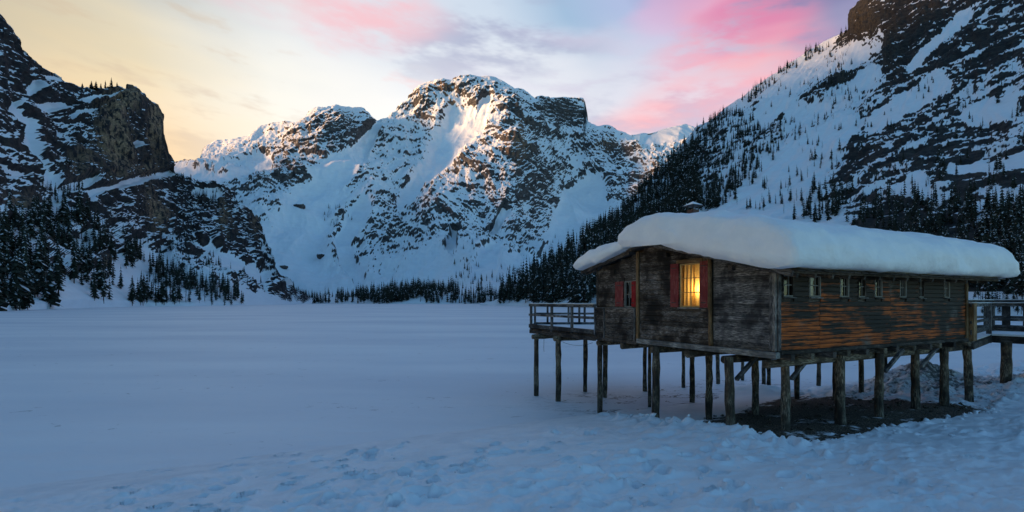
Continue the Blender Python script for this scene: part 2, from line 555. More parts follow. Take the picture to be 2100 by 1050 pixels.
# -- the cliffs on the near left shore
def relief_left(P, PX, PY):
    x, y, z = np.moveaxis(P, -1, 0)
    wx = PX + 9 * fbm(PX / 40, PY / 40, 1.1, 3)
    wy = PY + 9 * fbm(PX / 40, PY / 40, 5.2, 3)
    R_ = np.full_like(x, 0.85)
    snowy = np.zeros_like(x)
    for pts in ([(28, 215, 10), (48, 250, 16), (58, 290, 9), (75, 335, 8), (100, 372, 16), (112, 400, 14)],
                [(85, 146, 4), (115, 158, 6), (140, 170, 4)], [(75, 165, 7), (68, 200, 8), (90, 215, 10), (130, 215, 10)],
                [(260, 182, 5), (225, 195, 7), (170, 205, 8)], [(245, 205, 6), (190, 228, 8), (140, 240, 10)],
                [(345, 352, 7), (310, 358, 8), (270, 372, 9), (230, 385, 8), (180, 392, 10)],
                [(190, 370, 9), (150, 380, 12), (120, 395, 10)], [(0, 340, 8), (30, 355, 9), (60, 370, 5)],
                [(105, 420, 16), (120, 450, 20), (110, 480, 16)], [(0, 470, 14), (40, 470, 18)],
                [(385, 505, 9), (430, 520, 14), (480, 540, 18), (530, 570, 18)], [(270, 495, 14), (310, 530, 16), (360, 560, 14)],
                [(225, 515, 12), (260, 545, 20), (330, 570, 22), (400, 585, 18), (450, 600, 16)],
                [(30, 560, 14), (35, 610, 14)], [(170, 480, 10), (165, 560, 14)], [(215, 400, 6), (250, 420, 6)],
                [(400, 395, 10), (440, 400, 14)], [(280, 290, 8), (262, 300, 5)]):
        snowy = np.maximum(snowy, stroke(wx, wy, pts))
    shore = np.interp(PX, [-200, 0, 150, 230, 280, 400, 480, 560, 620], [600, 590, 560, 530, 540, 575, 580, 600, 612])
    snowy = np.maximum(snowy, sstep(-6, 16, wy - shore))
    cliff = gblobs(wx, wy, [(222, 250, 22, 50, 10, 1.0), (255, 205, 22, 26, 0, 1.0), (235, 320, 25, 40, 0, 0.9), (310, 245, 10, 30, 0, 1.0), (305, 310, 14, 40, 0, 0.5),
                            (305, 430, 16, 40, -15, 0.9), (160, 340, 25, 25, 0, 0.5), (455, 450, 14, 34, 0, 0.5), (520, 460, 10, 40, 0, 0.4),
                            (30, 420, 30, 18, 0, 0.5), (220, 540, 12, 18, 0, 0.6), (290, 350, 35, 12, 0, 0.4)])
    cliff = np.clip(cliff, 0, 1)
    R_ = R_ * (1 - snowy)
    big = ridged(x / 150, y / 190, z / 330 + 0.7, 4, 0.5) - 0.55
    rib = ridged((x - 0.2 * z) / 50 + 0.4 * fbm(x / 80, y / 80, z / 80, 2), y / 70, z / 140, 4, 0.55) - 0.55
    warp = fbm(x / 70, y / 70, z / 70, 3)
    warp2 = fbm(x / 18, y / 18, z / 18, 3)
    h = z + 0.42 * x + 24 * warp + 8 * warp2 + 0.12 * y
    S1 = fbm(h / 4.6, x / 24, y / 24, 4, 0.62)
    S2 = fbm(h / 14, x / 60, y / 60 + 3.3, 3, 0.55)
    flute = ridged((x + y + 7 * warp2) / 26, z / 90, 3.0, 3, 0.55) - 0.55
    fine = fbm(x / 5, y / 5, z / 4, 3, 0.65)
    am = np.clip(P[..., 1] / 600.0, 0.35, 1.2)
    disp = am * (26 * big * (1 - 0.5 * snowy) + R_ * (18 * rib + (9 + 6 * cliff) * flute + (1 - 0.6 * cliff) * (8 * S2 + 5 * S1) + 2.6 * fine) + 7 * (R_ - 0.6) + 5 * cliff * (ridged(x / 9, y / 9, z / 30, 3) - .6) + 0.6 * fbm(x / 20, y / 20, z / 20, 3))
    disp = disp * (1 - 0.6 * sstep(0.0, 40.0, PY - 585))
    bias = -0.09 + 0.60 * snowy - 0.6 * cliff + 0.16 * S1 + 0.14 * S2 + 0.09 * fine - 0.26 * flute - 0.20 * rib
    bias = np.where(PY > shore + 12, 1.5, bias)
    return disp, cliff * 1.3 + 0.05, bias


SKY_L = [(-520, -420), (-300, -300), (-160, -160), (-60, -40), (-20, 15), (0, 33), (14, 44), (30, 62), (43, 80), (47, 98), (58, 108), (74, 128), (84, 139), (98, 144), (112, 150), (126, 156),
         (138, 166), (150, 178), (165, 180), (195, 186), (225, 184), (250, 180), (262, 180), (275, 184), (280, 194), (290, 197), (305, 210),
         (316, 219), (322, 232), (323, 245), (320, 262), (321, 280), (331, 296), (338, 315), (348, 331), (345, 345), (347, 358), (360, 362),
         (385, 366), (400, 374), (430, 378), (455, 388), (476, 396), (490, 420), (510, 432), (526, 452), (532, 475), (534, 500), (545, 512), (548, 530),
         (556, 550), (560, 575), (570, 590), (600, 606), (650, 618), (690, 623)]
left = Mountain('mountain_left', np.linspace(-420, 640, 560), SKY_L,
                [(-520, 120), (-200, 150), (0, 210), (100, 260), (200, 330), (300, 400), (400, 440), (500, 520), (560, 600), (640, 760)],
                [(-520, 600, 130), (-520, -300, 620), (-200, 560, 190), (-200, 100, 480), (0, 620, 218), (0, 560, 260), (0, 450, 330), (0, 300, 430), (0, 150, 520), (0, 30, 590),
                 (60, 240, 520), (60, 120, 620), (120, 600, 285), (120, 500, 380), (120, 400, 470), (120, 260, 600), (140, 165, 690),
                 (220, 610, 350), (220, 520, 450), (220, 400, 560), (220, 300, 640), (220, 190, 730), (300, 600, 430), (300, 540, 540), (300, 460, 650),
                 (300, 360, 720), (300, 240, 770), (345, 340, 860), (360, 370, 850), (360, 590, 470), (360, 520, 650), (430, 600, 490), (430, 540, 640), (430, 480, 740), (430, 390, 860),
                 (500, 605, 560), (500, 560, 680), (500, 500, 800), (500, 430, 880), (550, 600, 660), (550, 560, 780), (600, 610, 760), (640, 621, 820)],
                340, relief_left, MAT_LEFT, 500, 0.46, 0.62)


# -- the wooded slope on the right shore
def relief_right(P, PX, PY):
    x, y, z = np.moveaxis(P, -1, 0)
    wx = PX + 16 * fbm(PX / 60, PY / 60, 2.1, 3)
    wy = PY + 16 * fbm(PX / 60, PY / 60, 6.2, 3)
    R_ = np.full_like(x, 0.50)
    R_ += gblobs(wx, wy, [(1790, 50, 60, 55, 0, 0.9), (1840, 110, 22, 60, 0, 0.6), (1700, 175, 70, 14, -18, 0.6), (1690, 195, 40, 12, 0, 0.4), (1595, 255, 22, 26, 0, 0.7),
                          (1860, 320, 140, 75, -20, 0.45), (2000, 120, 130, 60, -25, 0.45), (1980, 360, 160, 60, 0, 0.5), (1420, 330, 60, 60, -40, 0.3),
                          (1760, 360, 40, 60, 0, 0.35), (2060, 260, 60, 40, 0, 0.4), (1900, 40, 70, 60, -30, 0.4)])
    snowy = np.zeros_like(x)
    for pts in ([(1720, 60, 14), (1660, 130, 18), (1600, 205, 20), (1560, 250, 16)], [(1810, 70, 16), (1740, 125, 26), (1690, 155, 16)],
                [(1800, 150, 14), (1720, 200, 18), (1640, 230, 22), (1600, 270, 14)],
                [(1740, 260, 26), (1680, 310, 36), (1600, 360, 44), (1560, 420, 40)], [(1930, 170, 26), (1850, 215, 20), (1790, 250, 18)],
                [(2060, 220, 22), (1990, 235, 20)], [(1990, 30, 14), (1920, 90, 12), (1870, 140, 10)], [(2100, 330, 18), (2010, 345, 16), (1950, 350, 12)],
                [(1890, 380, 22), (1850, 395, 16)]):
        snowy = np.maximum(snowy, stroke(wx, wy, pts))
    low = sstep(400, 470, PY) * sstep(1700, 1800, PX)
    R_ = np.clip(R_ * (1 - snowy), 0, 1)
    cliff = np.clip(gblobs(wx, wy, [(1780, 45, 34, 42, 0, 1.0), (1835, 90, 16, 50, 0, 0.7), (1720, 165, 40, 9, -20, 0.8), (1600, 258, 18, 20, 0, 0.7), (1690, 195, 30, 9, 0, 0.6), (1900, 20, 30, 20, 0, 0.5)]), 0, 1)
    am = np.clip(P[..., 1] / 500.0, 0.25, 1.3)
    big = ridged(x / 120, y / 160, z / 240 + 1.7, 4, 0.5) - 0.55
    warp = fbm(x / 60, y / 60, z / 60, 3)
    h = z - 0.50 * x + 14 * warp
    S1 = fbm(h / 3.6, x / 17, y / 17, 4, 0.62)
    S2 = fbm(h / 11, x / 45, y / 45 + 3.3, 3, 0.55)
    fine = fbm(x / 4, y / 4, z / 3, 3, 0.65)
    flute = ridged((x - y + 9 * warp) / 24, z / 80, 5.0, 3, 0.6) - 0.55
    disp = am * (10 * big + 4 * flute + R_ * (9 * S2 + 6 * S1 + 2.0 * fine) + cliff * (4 + 12 * (ridged(x / 16, y / 16, z / 50, 4, .6) - .4) + 3 * fine) + 0.8 * fbm(x / 18, y / 18, z / 18, 3))
    disp = disp * (1 - 0.7 * sstep(560, 610, PY))
    scrub = np.clip(0.30 * sstep(1680, 1800, PX) + 0.30 + gblobs(wx, wy, [(1780, 250, 60, 22, -30, 0.7), (1840, 230, 70, 20, -30, 0.7), (2010, 300, 90, 26, -8, 0.8), (1740, 400, 60, 40, 0, 0.7), (2070, 30, 60, 60, -30, 0.7), (1900, 110, 50, 40, -40, 0.8), (1790, 330, 70, 50, -35, 0.8), (1900, 300, 110, 70, -20, 0.9), (2040, 380, 110, 60, 0, 1.0), (1880, 420, 120, 40, 0, 1.0), (2050, 120, 90, 60, -30, 0.8),
                                   (1950, 60, 60, 70, -35, 0.7), (1870, 170, 60, 26, -30, 0.8), (1960, 200, 110, 22, -12, 0.7), (2080, 280, 50, 25, -10, 0.7), (1430, 330, 70, 40, -45, 0.5),
                                   (1560, 300, 40, 20, -30, 0.5), (1660, 210, 60, 14, -20, 0.5)]), 0, 1)
    clump = fbm(h / 8, x / 24, y / 24, 5, 0.66)
    bias = 0.20 + 0.30 * snowy - 0.34 * cliff - 0.20 * np.clip(R_ - 0.35, 0, 1) + 0.18 * S1 + 0.15 * S2 - 0.26 * flute - 0.45 * low
    bias = bias - 0.30 * sstep(0.10, 0.45, fbm(h / 5, x / 10, y / 10 + 7, 4, 0.65)) * (1 - sstep(330, 450, PY) * (PX < 1750)) * (1 - 0.4 * snowy)
    bias = bias - scrub * (1 - 0.6 * snowy) * (0.34 + 1.2 * clump)
    bias = np.where(PY > 600, 1.5, bias)
    return disp, cliff * 1.2, bias


SKY_R = [(985, 624), (1010, 622), (1030, 606), (1060, 585), (1100, 560), (1150, 525), (1200, 490), (1255, 452), (1290, 420), (1330, 372), (1380, 318), (1405, 290),
         (1430, 262), (1460, 246), (1500, 212), (1540, 184), (1580, 158), (1620, 130), (1660, 104), (1700, 80), (1730, 66), (1741, 60), (1744, 40), (1748, 18), (1762, 4), (1790, -14),
         (1850, -40), (1950, -90), (2100, -170), (2300, -260), (2500, -340)]
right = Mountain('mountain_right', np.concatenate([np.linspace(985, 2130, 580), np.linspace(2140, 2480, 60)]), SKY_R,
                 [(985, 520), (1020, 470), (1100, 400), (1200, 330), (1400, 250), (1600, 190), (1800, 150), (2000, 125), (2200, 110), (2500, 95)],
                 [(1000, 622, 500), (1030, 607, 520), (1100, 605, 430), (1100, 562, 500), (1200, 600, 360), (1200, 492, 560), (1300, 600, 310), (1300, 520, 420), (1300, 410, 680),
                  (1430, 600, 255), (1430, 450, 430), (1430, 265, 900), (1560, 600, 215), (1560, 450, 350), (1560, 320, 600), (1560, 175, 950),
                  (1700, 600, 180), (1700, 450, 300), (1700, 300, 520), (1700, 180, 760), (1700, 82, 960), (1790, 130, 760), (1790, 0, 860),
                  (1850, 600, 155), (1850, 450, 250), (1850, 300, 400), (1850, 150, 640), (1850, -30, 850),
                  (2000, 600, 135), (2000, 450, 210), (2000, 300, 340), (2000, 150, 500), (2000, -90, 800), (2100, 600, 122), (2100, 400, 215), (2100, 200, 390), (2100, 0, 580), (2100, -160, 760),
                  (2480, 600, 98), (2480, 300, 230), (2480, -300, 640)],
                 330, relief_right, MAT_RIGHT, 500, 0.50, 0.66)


# -- unseen ridges added west of the frame to keep evening sun off the valley
def ridge_range(name, spine, width, n=90, seed=0.0):
    sp = np.array(spine, float)
    s = np.linspace(0, len(sp) - 1, n)
    cx, cy, ch = (np.interp(s, np.arange(len(sp)), sp[:, i]) for i in range(3))
    tx, ty = np.gradient(cx), np.gradient(cy)
    ln = np.hypot(tx, ty)
    nx, ny = -ty / ln, tx / ln
    q = np.linspace(-1, 1, 41)[:, None]
    Px = cx[None] + nx[None] * q * width
    Py = cy[None] + ny[None] * q * width
    prof = np.clip(1 - np.abs(q), 0, 1) ** 0.9
    Pz = ch[None] * prof * (1 + 0.10 * fbm(Px / 300, Py / 300, seed, 4)) + 60 * prof * (ridged(Px / 220, Py / 220, seed, 4) - 0.6) - 4
    P = np.stack([Px, Py, Pz], -1)
    N = Mountain.normals(P)
    me = mesh_from(name, P.reshape(-1, 3), grid_faces(*P.shape[:2]), mats=[MAT_CENTRE])
    attr(me, 'rock', 1 - sstep(0.6, 0.8, np.abs(N[..., 2])))
    attr(me, 'tan', np.zeros(Px.shape))
    return tag(link(name, me), kind='structure')


ridge_range('shade_ridge_west', [(-1500, -1700, 700), (-1350, -900, 850), (-1250, -300, 900), (-1250, 100, 900), (-1350, 420, 850)], 800, seed=2.0)
ridge_range('shade_ridge_far_west', [(-1900, 250, 1000), (-2350, 750, 940), (-2700, 1250, 940), (-2900, 1800, 900), (-2960, 2350, 850), (-2880, 2650, 640)], 420, seed=5.0)
# ------------------------------------------------------------------ the hut's own axes: X along its long wall, Y along its gable
HUT = (0.542 * 11.8, 11.8)
HUT_RZ = math.atan2(1.0, 2.0)
AX = (math.cos(HUT_RZ), math.sin(HUT_RZ))


def to_st(x, y):
    dx, dy = x - HUT[0], y - HUT[1]
    return dx * AX[0] + dy * AX[1], -dx * AX[1] + dy * AX[0]


def from_st(s, t):
    return HUT[0] + s * AX[0] - t * AX[1], HUT[1] + s * AX[1] + t * AX[0]


# ------------------------------------------------------------------ snow, ice, gravel
def mat_ground(name):
    m, w, p = material(name)
    geo = w.node('ShaderNodeNewGeometry').outputs['Position']
    grav = w.node('ShaderNodeAttribute', attribute_name='gravel').outputs['Fac']
    dirt = w.node('ShaderNodeAttribute', attribute_name='dirt').outputs['Fac']
    n1 = w.noise(geo, 6.0, 6.0, 0.6)
    n2 = w.noise(geo, 1.3, 4.0, 0.55)
    nf = w.noise(geo, 45.0, 3.0, 0.6)
    snow = w.mix(w.smooth(n2, 0.35, 0.7), (0.80, 0.83, 0.88), (0.70, 0.74, 0.80))
    vor = w.node('ShaderNodeTexVoronoi')
    vor.inputs['Scale'].default_value = 26.0
    w.l.new(geo, vor.inputs['Vector'])
    peb = w.mix(w.smooth(w.xyz(vor.outputs['Color'])[0], 0.15, 0.9), (0.075, 0.058, 0.038), (0.26, 0.21, 0.15))
    peb = w.mix(w.smooth(vor.outputs['Distance'], 0.25, 0.6), peb, (0.035, 0.028, 0.02))
    gmask = w.smooth(w.m('ADD', grav, w.m('MULTIPLY', w.m('SUBTRACT', n1, 0.5), 0.9)), 0.40, 0.60)
    dmask = w.smooth(w.m('ADD', dirt, w.m('MULTIPLY', w.m('SUBTRACT', n1, 0.5), 1.3)), 0.45, 0.75)
    c = w.mix(w.m('MULTIPLY', dmask, 0.92), snow, (0.055, 0.050, 0.045))
    c = w.mix(gmask, c, peb)
    w.put(p.inputs['Base Color'], c)
    w.put(p.inputs['Roughness'], w.m('ADD', w.m('MULTIPLY', gmask, 0.3), 0.55))
    p.inputs['Specular IOR Level'].default_value = 0.3
    hgt = w.m('ADD', w.m('MULTIPLY', n1, 0.020), w.m('MULTIPLY', nf, 0.004))
    hgt = w.m('ADD', hgt, w.m('MULTIPLY', w.m('MULTIPLY', gmask, vor.outputs['Distance']), -0.03))
    b = w.node('ShaderNodeBump')
    b.inputs['Strength'].default_value = 0.8
    b.inputs['Distance'].default_value = 1.0
    w.put(b.inputs['Height'], hgt)
    w.l.new(b.outputs[0], p.inputs['Normal'])
    return m


def mat_lake():
    m, w, p = material('wind_packed_snow_on_ice')
    geo = w.node('ShaderNodeNewGeometry').outputs['Position']
    ice = w.node('ShaderNodeAttribute', attribute_name='ice').outputs['Fac']
    st = w.vm('MULTIPLY', geo, (0.28, 1.0, 1.0))
    n1 = w.noise(st, 0.9, 6.0, 0.6)
    n2 = w.noise(st, 0.07, 4.0, 0.55)
    n3 = w.noise(w.vm('MULTIPLY', geo, (0.7, 1.0, 1.0)), 2.2, 4.0, 0.6, 0.6)
    n4 = w.noise(st, 0.35, 3.0, 0.5)
    c = w.mix(w.smooth(n2, 0.3, 0.7), (0.82, 0.85, 0.90), (0.62, 0.67, 0.76))
    fl = w.m('MULTIPLY', w.smooth(n3, 0.62, 0.70), w.smooth(n4, 0.48, 0.62))
    c = w.mix(w.m('MULTIPLY', fl, 0.7), c, (0.22, 0.24, 0.28))
    crack = w.smooth(w.m('ABSOLUTE', w.m('SUBTRACT', w.noise(w.vm('MULTIPLY', geo, (1.0, 1.7, 1.0)), 0.8, 5.0, 0.6, 1.2), 0.5)), 0.035, 0.008)
    im = w.m('MULTIPLY', ice, w.m('MULTIPLY', crack, w.smooth(n1, 0.45, 0.55)))
    c = w.mix(im, c, (0.03, 0.035, 0.045))
    w.put(p.inputs['Base Color'], c)
    p.inputs['Roughness'].default_value = 0.55
    p.inputs['Specular IOR Level'].default_value = 0.4
    b = w.node('ShaderNodeBump')
    b.inputs['Strength'].default_value = 0.9
    b.inputs['Distance'].default_value = 1.0
    w.put(b.inputs['Height'], w.m('ADD', w.m('MULTIPLY', n1, 0.11), w.m('MULTIPLY', n3, 0.020)))
    w.l.new(b.outputs[0], p.inputs['Normal'])
    return m


MAT_GROUND = mat_ground('trodden_snow_and_gravel')
MAT_LAKE = mat_lake()

prng = np.random.default_rng(21)


def make_prints():
    pr = []
    def trail(x0, y0, x1, y1, n, step_side=0.14):
        L = math.hypot(x1 - x0, y1 - y0)
        dx, dy = (x1 - x0) / L, (y1 - y0) / L
        for i in range(n):
            k = (i + prng.uniform(-.25, .25)) / n * L
            sd_ = step_side * (1 if i % 2 else -1) + prng.normal(0, 0.05)
            pr.append((x0 + dx * k - dy * sd_, y0 + dy * k + dx * sd_, math.atan2(dy, dx) + prng.normal(0, .2), prng.uniform(.18, .27), prng.uniform(.085, .12)))
    trail(-2.0, 5.4, -0.2, 13.2, 12, .16)
    trail(2.6, 5.6, 4.6, 11.4, 9, .16)
    trail(-5.2, 6.4, -2.6, 14.0, 12, .17)
    trail(-6.5, 7.3, 1.9, 11.9, 12, .25)
    trail(1.4, 5.6, 3.6, 12.4, 8, .22)
    for i in range(150):
        y = prng.uniform(4.8, 14)
        pr.append((prng.uniform(-.85, .95) * y, y, prng.uniform(0, 3.1), prng.uniform(.07, .18), prng.uniform(.06, .13)))
    return pr


PRINTS = make_prints()


def pit_mask(s, t, n):
    """1 where the hut keeps the shore clear of deep snow"""
    lim = np.interp(s, [-2, 0, 1, 3, 7, 10, 14], [-.75, -.9, -1.0, -.95, -1.25, -.7, .3])
    return sstep(-.14, .14, s + .36 + .16 * n) * sstep(-.14, .14, t - lim + .16 * n) * (1 - sstep(14.0, 16.0, s))


def plane_z(s, t):
    f = np.maximum(0.0, .2 - t)
    return np.where(t > 0.2, .135 * (7 - t), .918 + .015 * f + .125 * np.maximum(0.0, f - 1.6) - .05 * np.exp(-((f - 1.6) / .8) ** 2) * 0)


def shore_z(x, y, detail=True):
    s, t = to_st(x, y)
    zp = plane_z(s, t)
    n = fbm(x * 1.1, y * 1.1, 0.3, 3)
    pit = pit_mask(s, t, n)
    depth = .13 * (1 - sstep(4.5, 8.5, t))
    z = zp + depth * (1 - pit)
    rub = sstep(7.6, 9.2, s + .5 * n) * (1 - sstep(5.5, 8.0, t)) * sstep(-1.6, -.6, t + .1 * (s - 9))
    mound = 1.25 * np.exp(-(((s - 13.0) / 2.3) ** 2 + ((t - 2.9) / 1.6) ** 2)) + .55 * np.exp(-(((s - 8.6) / 1.3) ** 2 + ((t - 7.2) / 1.1) ** 2)) \
        + .45 * np.exp(-(((s - 14.5) / 2.2) ** 2 + ((t + .4) / 1.0) ** 2))
    z = z + mound * (0.8 + .5 * fbm(x * .9, y * .9, 4.4, 3))
    if detail:
        rough = (1 - pit) * (.40 + .85 * sstep(-.25, .30, fbm(x * .33, y * .33, 12.0, 2)))
        bank = 1 - .8 * sstep(3.0, 7.5, t)
        z = z + rough * bank * (.12 * fbm(x * .55, y * .55, 1.0, 2) + .15 * fbm(x * 1.5, y * 2.0, 2.0, 3) + .085 * fbm(x * 4.0, y * 5.0, 3.0, 4, .6))
        lumps = np.exp(-((s + .75) / .6) ** 2) * (1 - sstep(5.5, 7.5, t)) * sstep(-2, 0, t) + .5 * np.exp(-((t + .95) / .45) ** 2) * sstep(-1.5, 0, s) * (1 - pit)
        z = z + lumps * (.26 * np.maximum(0, fbm(x * 2.3, y * 2.3, 7.0, 2) + .25) + .05 * fbm(x * 6, y * 6, 8.0, 2))
        z = z + rub * (.42 * (ridged(x * .9, y * .9, 5.0, 4, .6) - .62) + .10 * fbm(x * 4.2, y * 4.2, 9.0, 3))
        z = z + pit * .012 * fbm(x * 4, y * 4, 6.0, 2)
        for (fx, fy, fa, fd, fr) in PRINTS:
            dx, dy = x - fx, y - fy
            near = (np.abs(dx) < 1.0) & (np.abs(dy) < 1.0)
            if not near.any():
                continue
            a = (dx[near] * math.cos(fa) + dy[near] * math.sin(fa)) / (fr * 1.55)
            b = (-dx[near] * math.sin(fa) + dy[near] * math.cos(fa)) / fr
            r2 = a * a + b * b
            z[near] += -fd * np.exp(-r2 ** 2.5) * (1 - pit[near]) + .28 * fd * np.exp(-((np.sqrt(r2) - 1.45) / .35) ** 2) * (1 - pit[near])
    return z, s, t, pit, rub, n


def build_shore():
    u = np.linspace(-1.40, 1.40, 580)
    d = np.concatenate([np.geomspace(1.2, 4.0, 40)[:-1], np.geomspace(4.0, 26.0, 400)[:-1], np.geomspace(26.0, 48.0, 30)])
    U, D = np.meshgrid(u, d)
    x, y = U * D, D
    z, s, t, pit, rub, n = shore_z(x, y)
    P = np.stack([x, y, z], -1)
    me = mesh_from('snowy_shore', P.reshape(-1, 3), grid_faces(*P.shape[:2]), mats=[MAT_GROUND])
    g = pit ** .5 * (.75 + .5 * fbm(x * 1.3, y * 1.3, 3.3, 3)) * (1 - sstep(-.9, .9, t - (2.9 + .32 * s) + .6 * n)) * (1 - sstep(7.8, 9.4, s + .6 * n))
    attr(me, 'gravel', g)
    mound = np.exp(-(((s - 13.0) / 2.2) ** 2 + ((t - 2.6) / 1.6) ** 2))
    attr(me, 'dirt', np.clip(rub * (.44 + .25 * n) * (1 - .5 * sstep(3, 6, t)) + .26 * mound, 0, 1))
    return tag(link('snowy_shore', me), kind='structure')


def build_lake():
    u = np.linspace(-2.4, 2.4, 260)
    d = np.concatenate([np.geomspace(5.0, 60.0, 230)[:-1], np.geomspace(60, 2600, 90)])
    U, D = np.meshgrid(u, d)
    x, y = U * D, D
    z = .030 * fbm(x * .25, y * .5, 1.0, 3) + .035 * np.maximum(0, fbm(x * .8, y * 2.2, 2.0, 3)) * (D < 60)
    P = np.stack([x, y, z], -1)
    me = mesh_from('frozen_lake', P.reshape(-1, 3), grid_faces(*P.shape[:2]), mats=[MAT_LAKE])
    s, t = to_st(x, y)
    attr(me, 'ice', sstep(-2, 1, s) * (1 - sstep(10, 14, s)) * sstep(3, 5, t) * (1 - sstep(9.5, 12, t)))
    return tag(link('frozen_lake', me), kind='structure')


build_shore()
build_lake()


def ground_at(px, py):
    """walk along the line of sight of a measured foot point until it meets the bare shore or the ice"""
    u, v = (px - CX) / F, (H - py) / F
    d = np.linspace(8, 60, 2600)
    z = np.maximum(plane_z(*to_st(u * d, d)), 0.0)
    i = int(np.argmax(EZ + v * d <= z))
    return u * d[i], d[i], z[i]


# ------------------------------------------------------------------ crumbs of snow and stones kicked up along the edge of the bare ground
def clods(name, spots, mat, seed, label, cat):
    rg = np.random.default_rng(seed)
    bm = bmesh.new()
    bmesh.ops.create_icosphere(bm, subdivisions=1, radius=1.0)
    base = np.array([v.co[:] for v in bm.verts])
    tri = np.array([[v.index for v in f.verts] for f in bm.faces])
    bm.free()
    V, T, n = [], [], 0
    zz = np.maximum(shore_z(np.array([q[0] for q in spots]), np.array([q[1] for q in spots]))[0], 0.0)
    for (x, y, r), z in zip(spots, zz):
        q = base * (1 + .3 * rg.normal(size=(len(base), 1))) * np.array([r * rg.uniform(.8, 1.5), r * rg.uniform(.8, 1.3), r * rg.uniform(.5, .9)]) + np.array([x, y, z + r * .25])
        V.append(q)
        T.append(tri + n)
        n += len(base)
    me = mesh_from(name, np.concatenate(V), None, np.concatenate(T), mats=[mat], smooth=True)
    attr(me, 'gravel', np.zeros(n) if cat == 'snow' else np.ones(n))
    attr(me, 'dirt', np.zeros(n))
    return tag(link(name, me), label, cat, kind='stuff')


_r = np.random.default_rng(77)
_sp = []
for _i in range(150):
    _s = _r.uniform(-.4, 8.5)
    _sp.append((*from_st(_s, np.interp(_s, [0, 3, 7, 10], [-.95, -1.0, -1.25, -.8]) + _r.normal(0, .22)), abs(_r.normal(.02, .02)) + .012))
for _i in range(90):
    _sp.append((*from_st(-.45 + _r.normal(0, .3), _r.uniform(-.8, 6)), abs(_r.normal(.02, .025)) + .012))
for _i in range(160):
    _d = _r.uniform(5, 12)
    _sp.append((_r.uniform(-.6, .95) * _d, _d, abs(_r.normal(.012, .016)) + .008))
clods('snow_clods', _sp, MAT_GROUND, 3, 'loose crumbs of snow along the edge of the bare gravel and foreground', 'snow')
_sp = [(*from_st(_r.uniform(-.2, 9), _r.uniform(-.8, 3.5)), abs(_r.normal(.02, .02)) + .01) for _i in range(220)]
clods('stones', _sp, MAT_GROUND, 4, 'small loose stones on the bare gravel under the boathouse', 'stones')
# ------------------------------------------------------------------ wood, snow, glass
def mat_wood(name, cols, grain=16.0, rough=0.8, vary=0.5, bump=0.5, patch=0.9):
    """weathered timber, grain along the piece's own X axis; cols = dark, middle, light"""
    m, w, p = material(name)
    tc = w.node('ShaderNodeTexCoord').outputs['Object']
    geo = w.node('ShaderNodeNewGeometry').outputs['Position']
    rnd = w.node('ShaderNodeObjectInfo').outputs['Random']
    off = w.comb(w.m('MULTIPLY', rnd, 37.0), w.m('MULTIPLY', rnd, 91.0), w.m('MULTIPLY', rnd, 17.0))
    v = w.vm('ADD', w.vm('MULTIPLY', tc, (0.9, grain, grain)), off)
    g = w.noise(v, 2.2, 6.0, 0.65, 0.3)
    g2 = w.noise(v, 7.0, 4.0, 0.6)
    pt = w.noise(geo, 1.7, 4.0, 0.6)
    c = w.mix(w.smooth(g, 0.30, 0.62), cols[0], cols[1])
    c = w.mix(w.m('MULTIPLY', w.smooth(g2, 0.47, 0.62), w.smooth(pt, 0.40, 0.58)), c, cols[2])
    c = w.mix(w.m('MULTIPLY', w.smooth(pt, 0.55, 0.35), patch), c, cols[0])
    k = w.m('ADD', w.m('MULTIPLY', rnd, vary), 1.0 - vary * 0.5)
    c = w.mix(1.0, c, w.comb(k, k, k), 'MULTIPLY')
    w.put(p.inputs['Base Color'], c)
    p.inputs['Roughness'].default_value = rough
    p.inputs['Specular IOR Level'].default_value = 0.25
    b = w.node('ShaderNodeBump')
    b.inputs['Strength'].default_value = bump
    b.inputs['Distance'].default_value = 0.012
    w.put(b.inputs['Height'], w.m('ADD', g, w.m('MULTIPLY', g2, 0.4)))
    w.l.new(b.outputs[0], p.inputs['Normal'])
    return m


def mat_plain(name, c, rough=0.7, spec=0.3, emit=None, strength=0.0):
    m, w, p = material(name)
    geo = w.node('ShaderNodeNewGeometry').outputs['Position']
    n = w.noise(geo, 9.0, 5.0, 0.6)
    w.put(p.inputs['Base Color'], w.mix(w.smooth(n, 0.3, 0.7), c, tuple(v * 0.72 for v in c)))
    p.inputs['Roughness'].default_value = rough
    p.inputs['Specular IOR Level'].default_value = spec
    if emit:
        w.put(p.inputs['Emission Color'], emit)
        p.inputs['Emission Strength'].default_value = strength
    return m


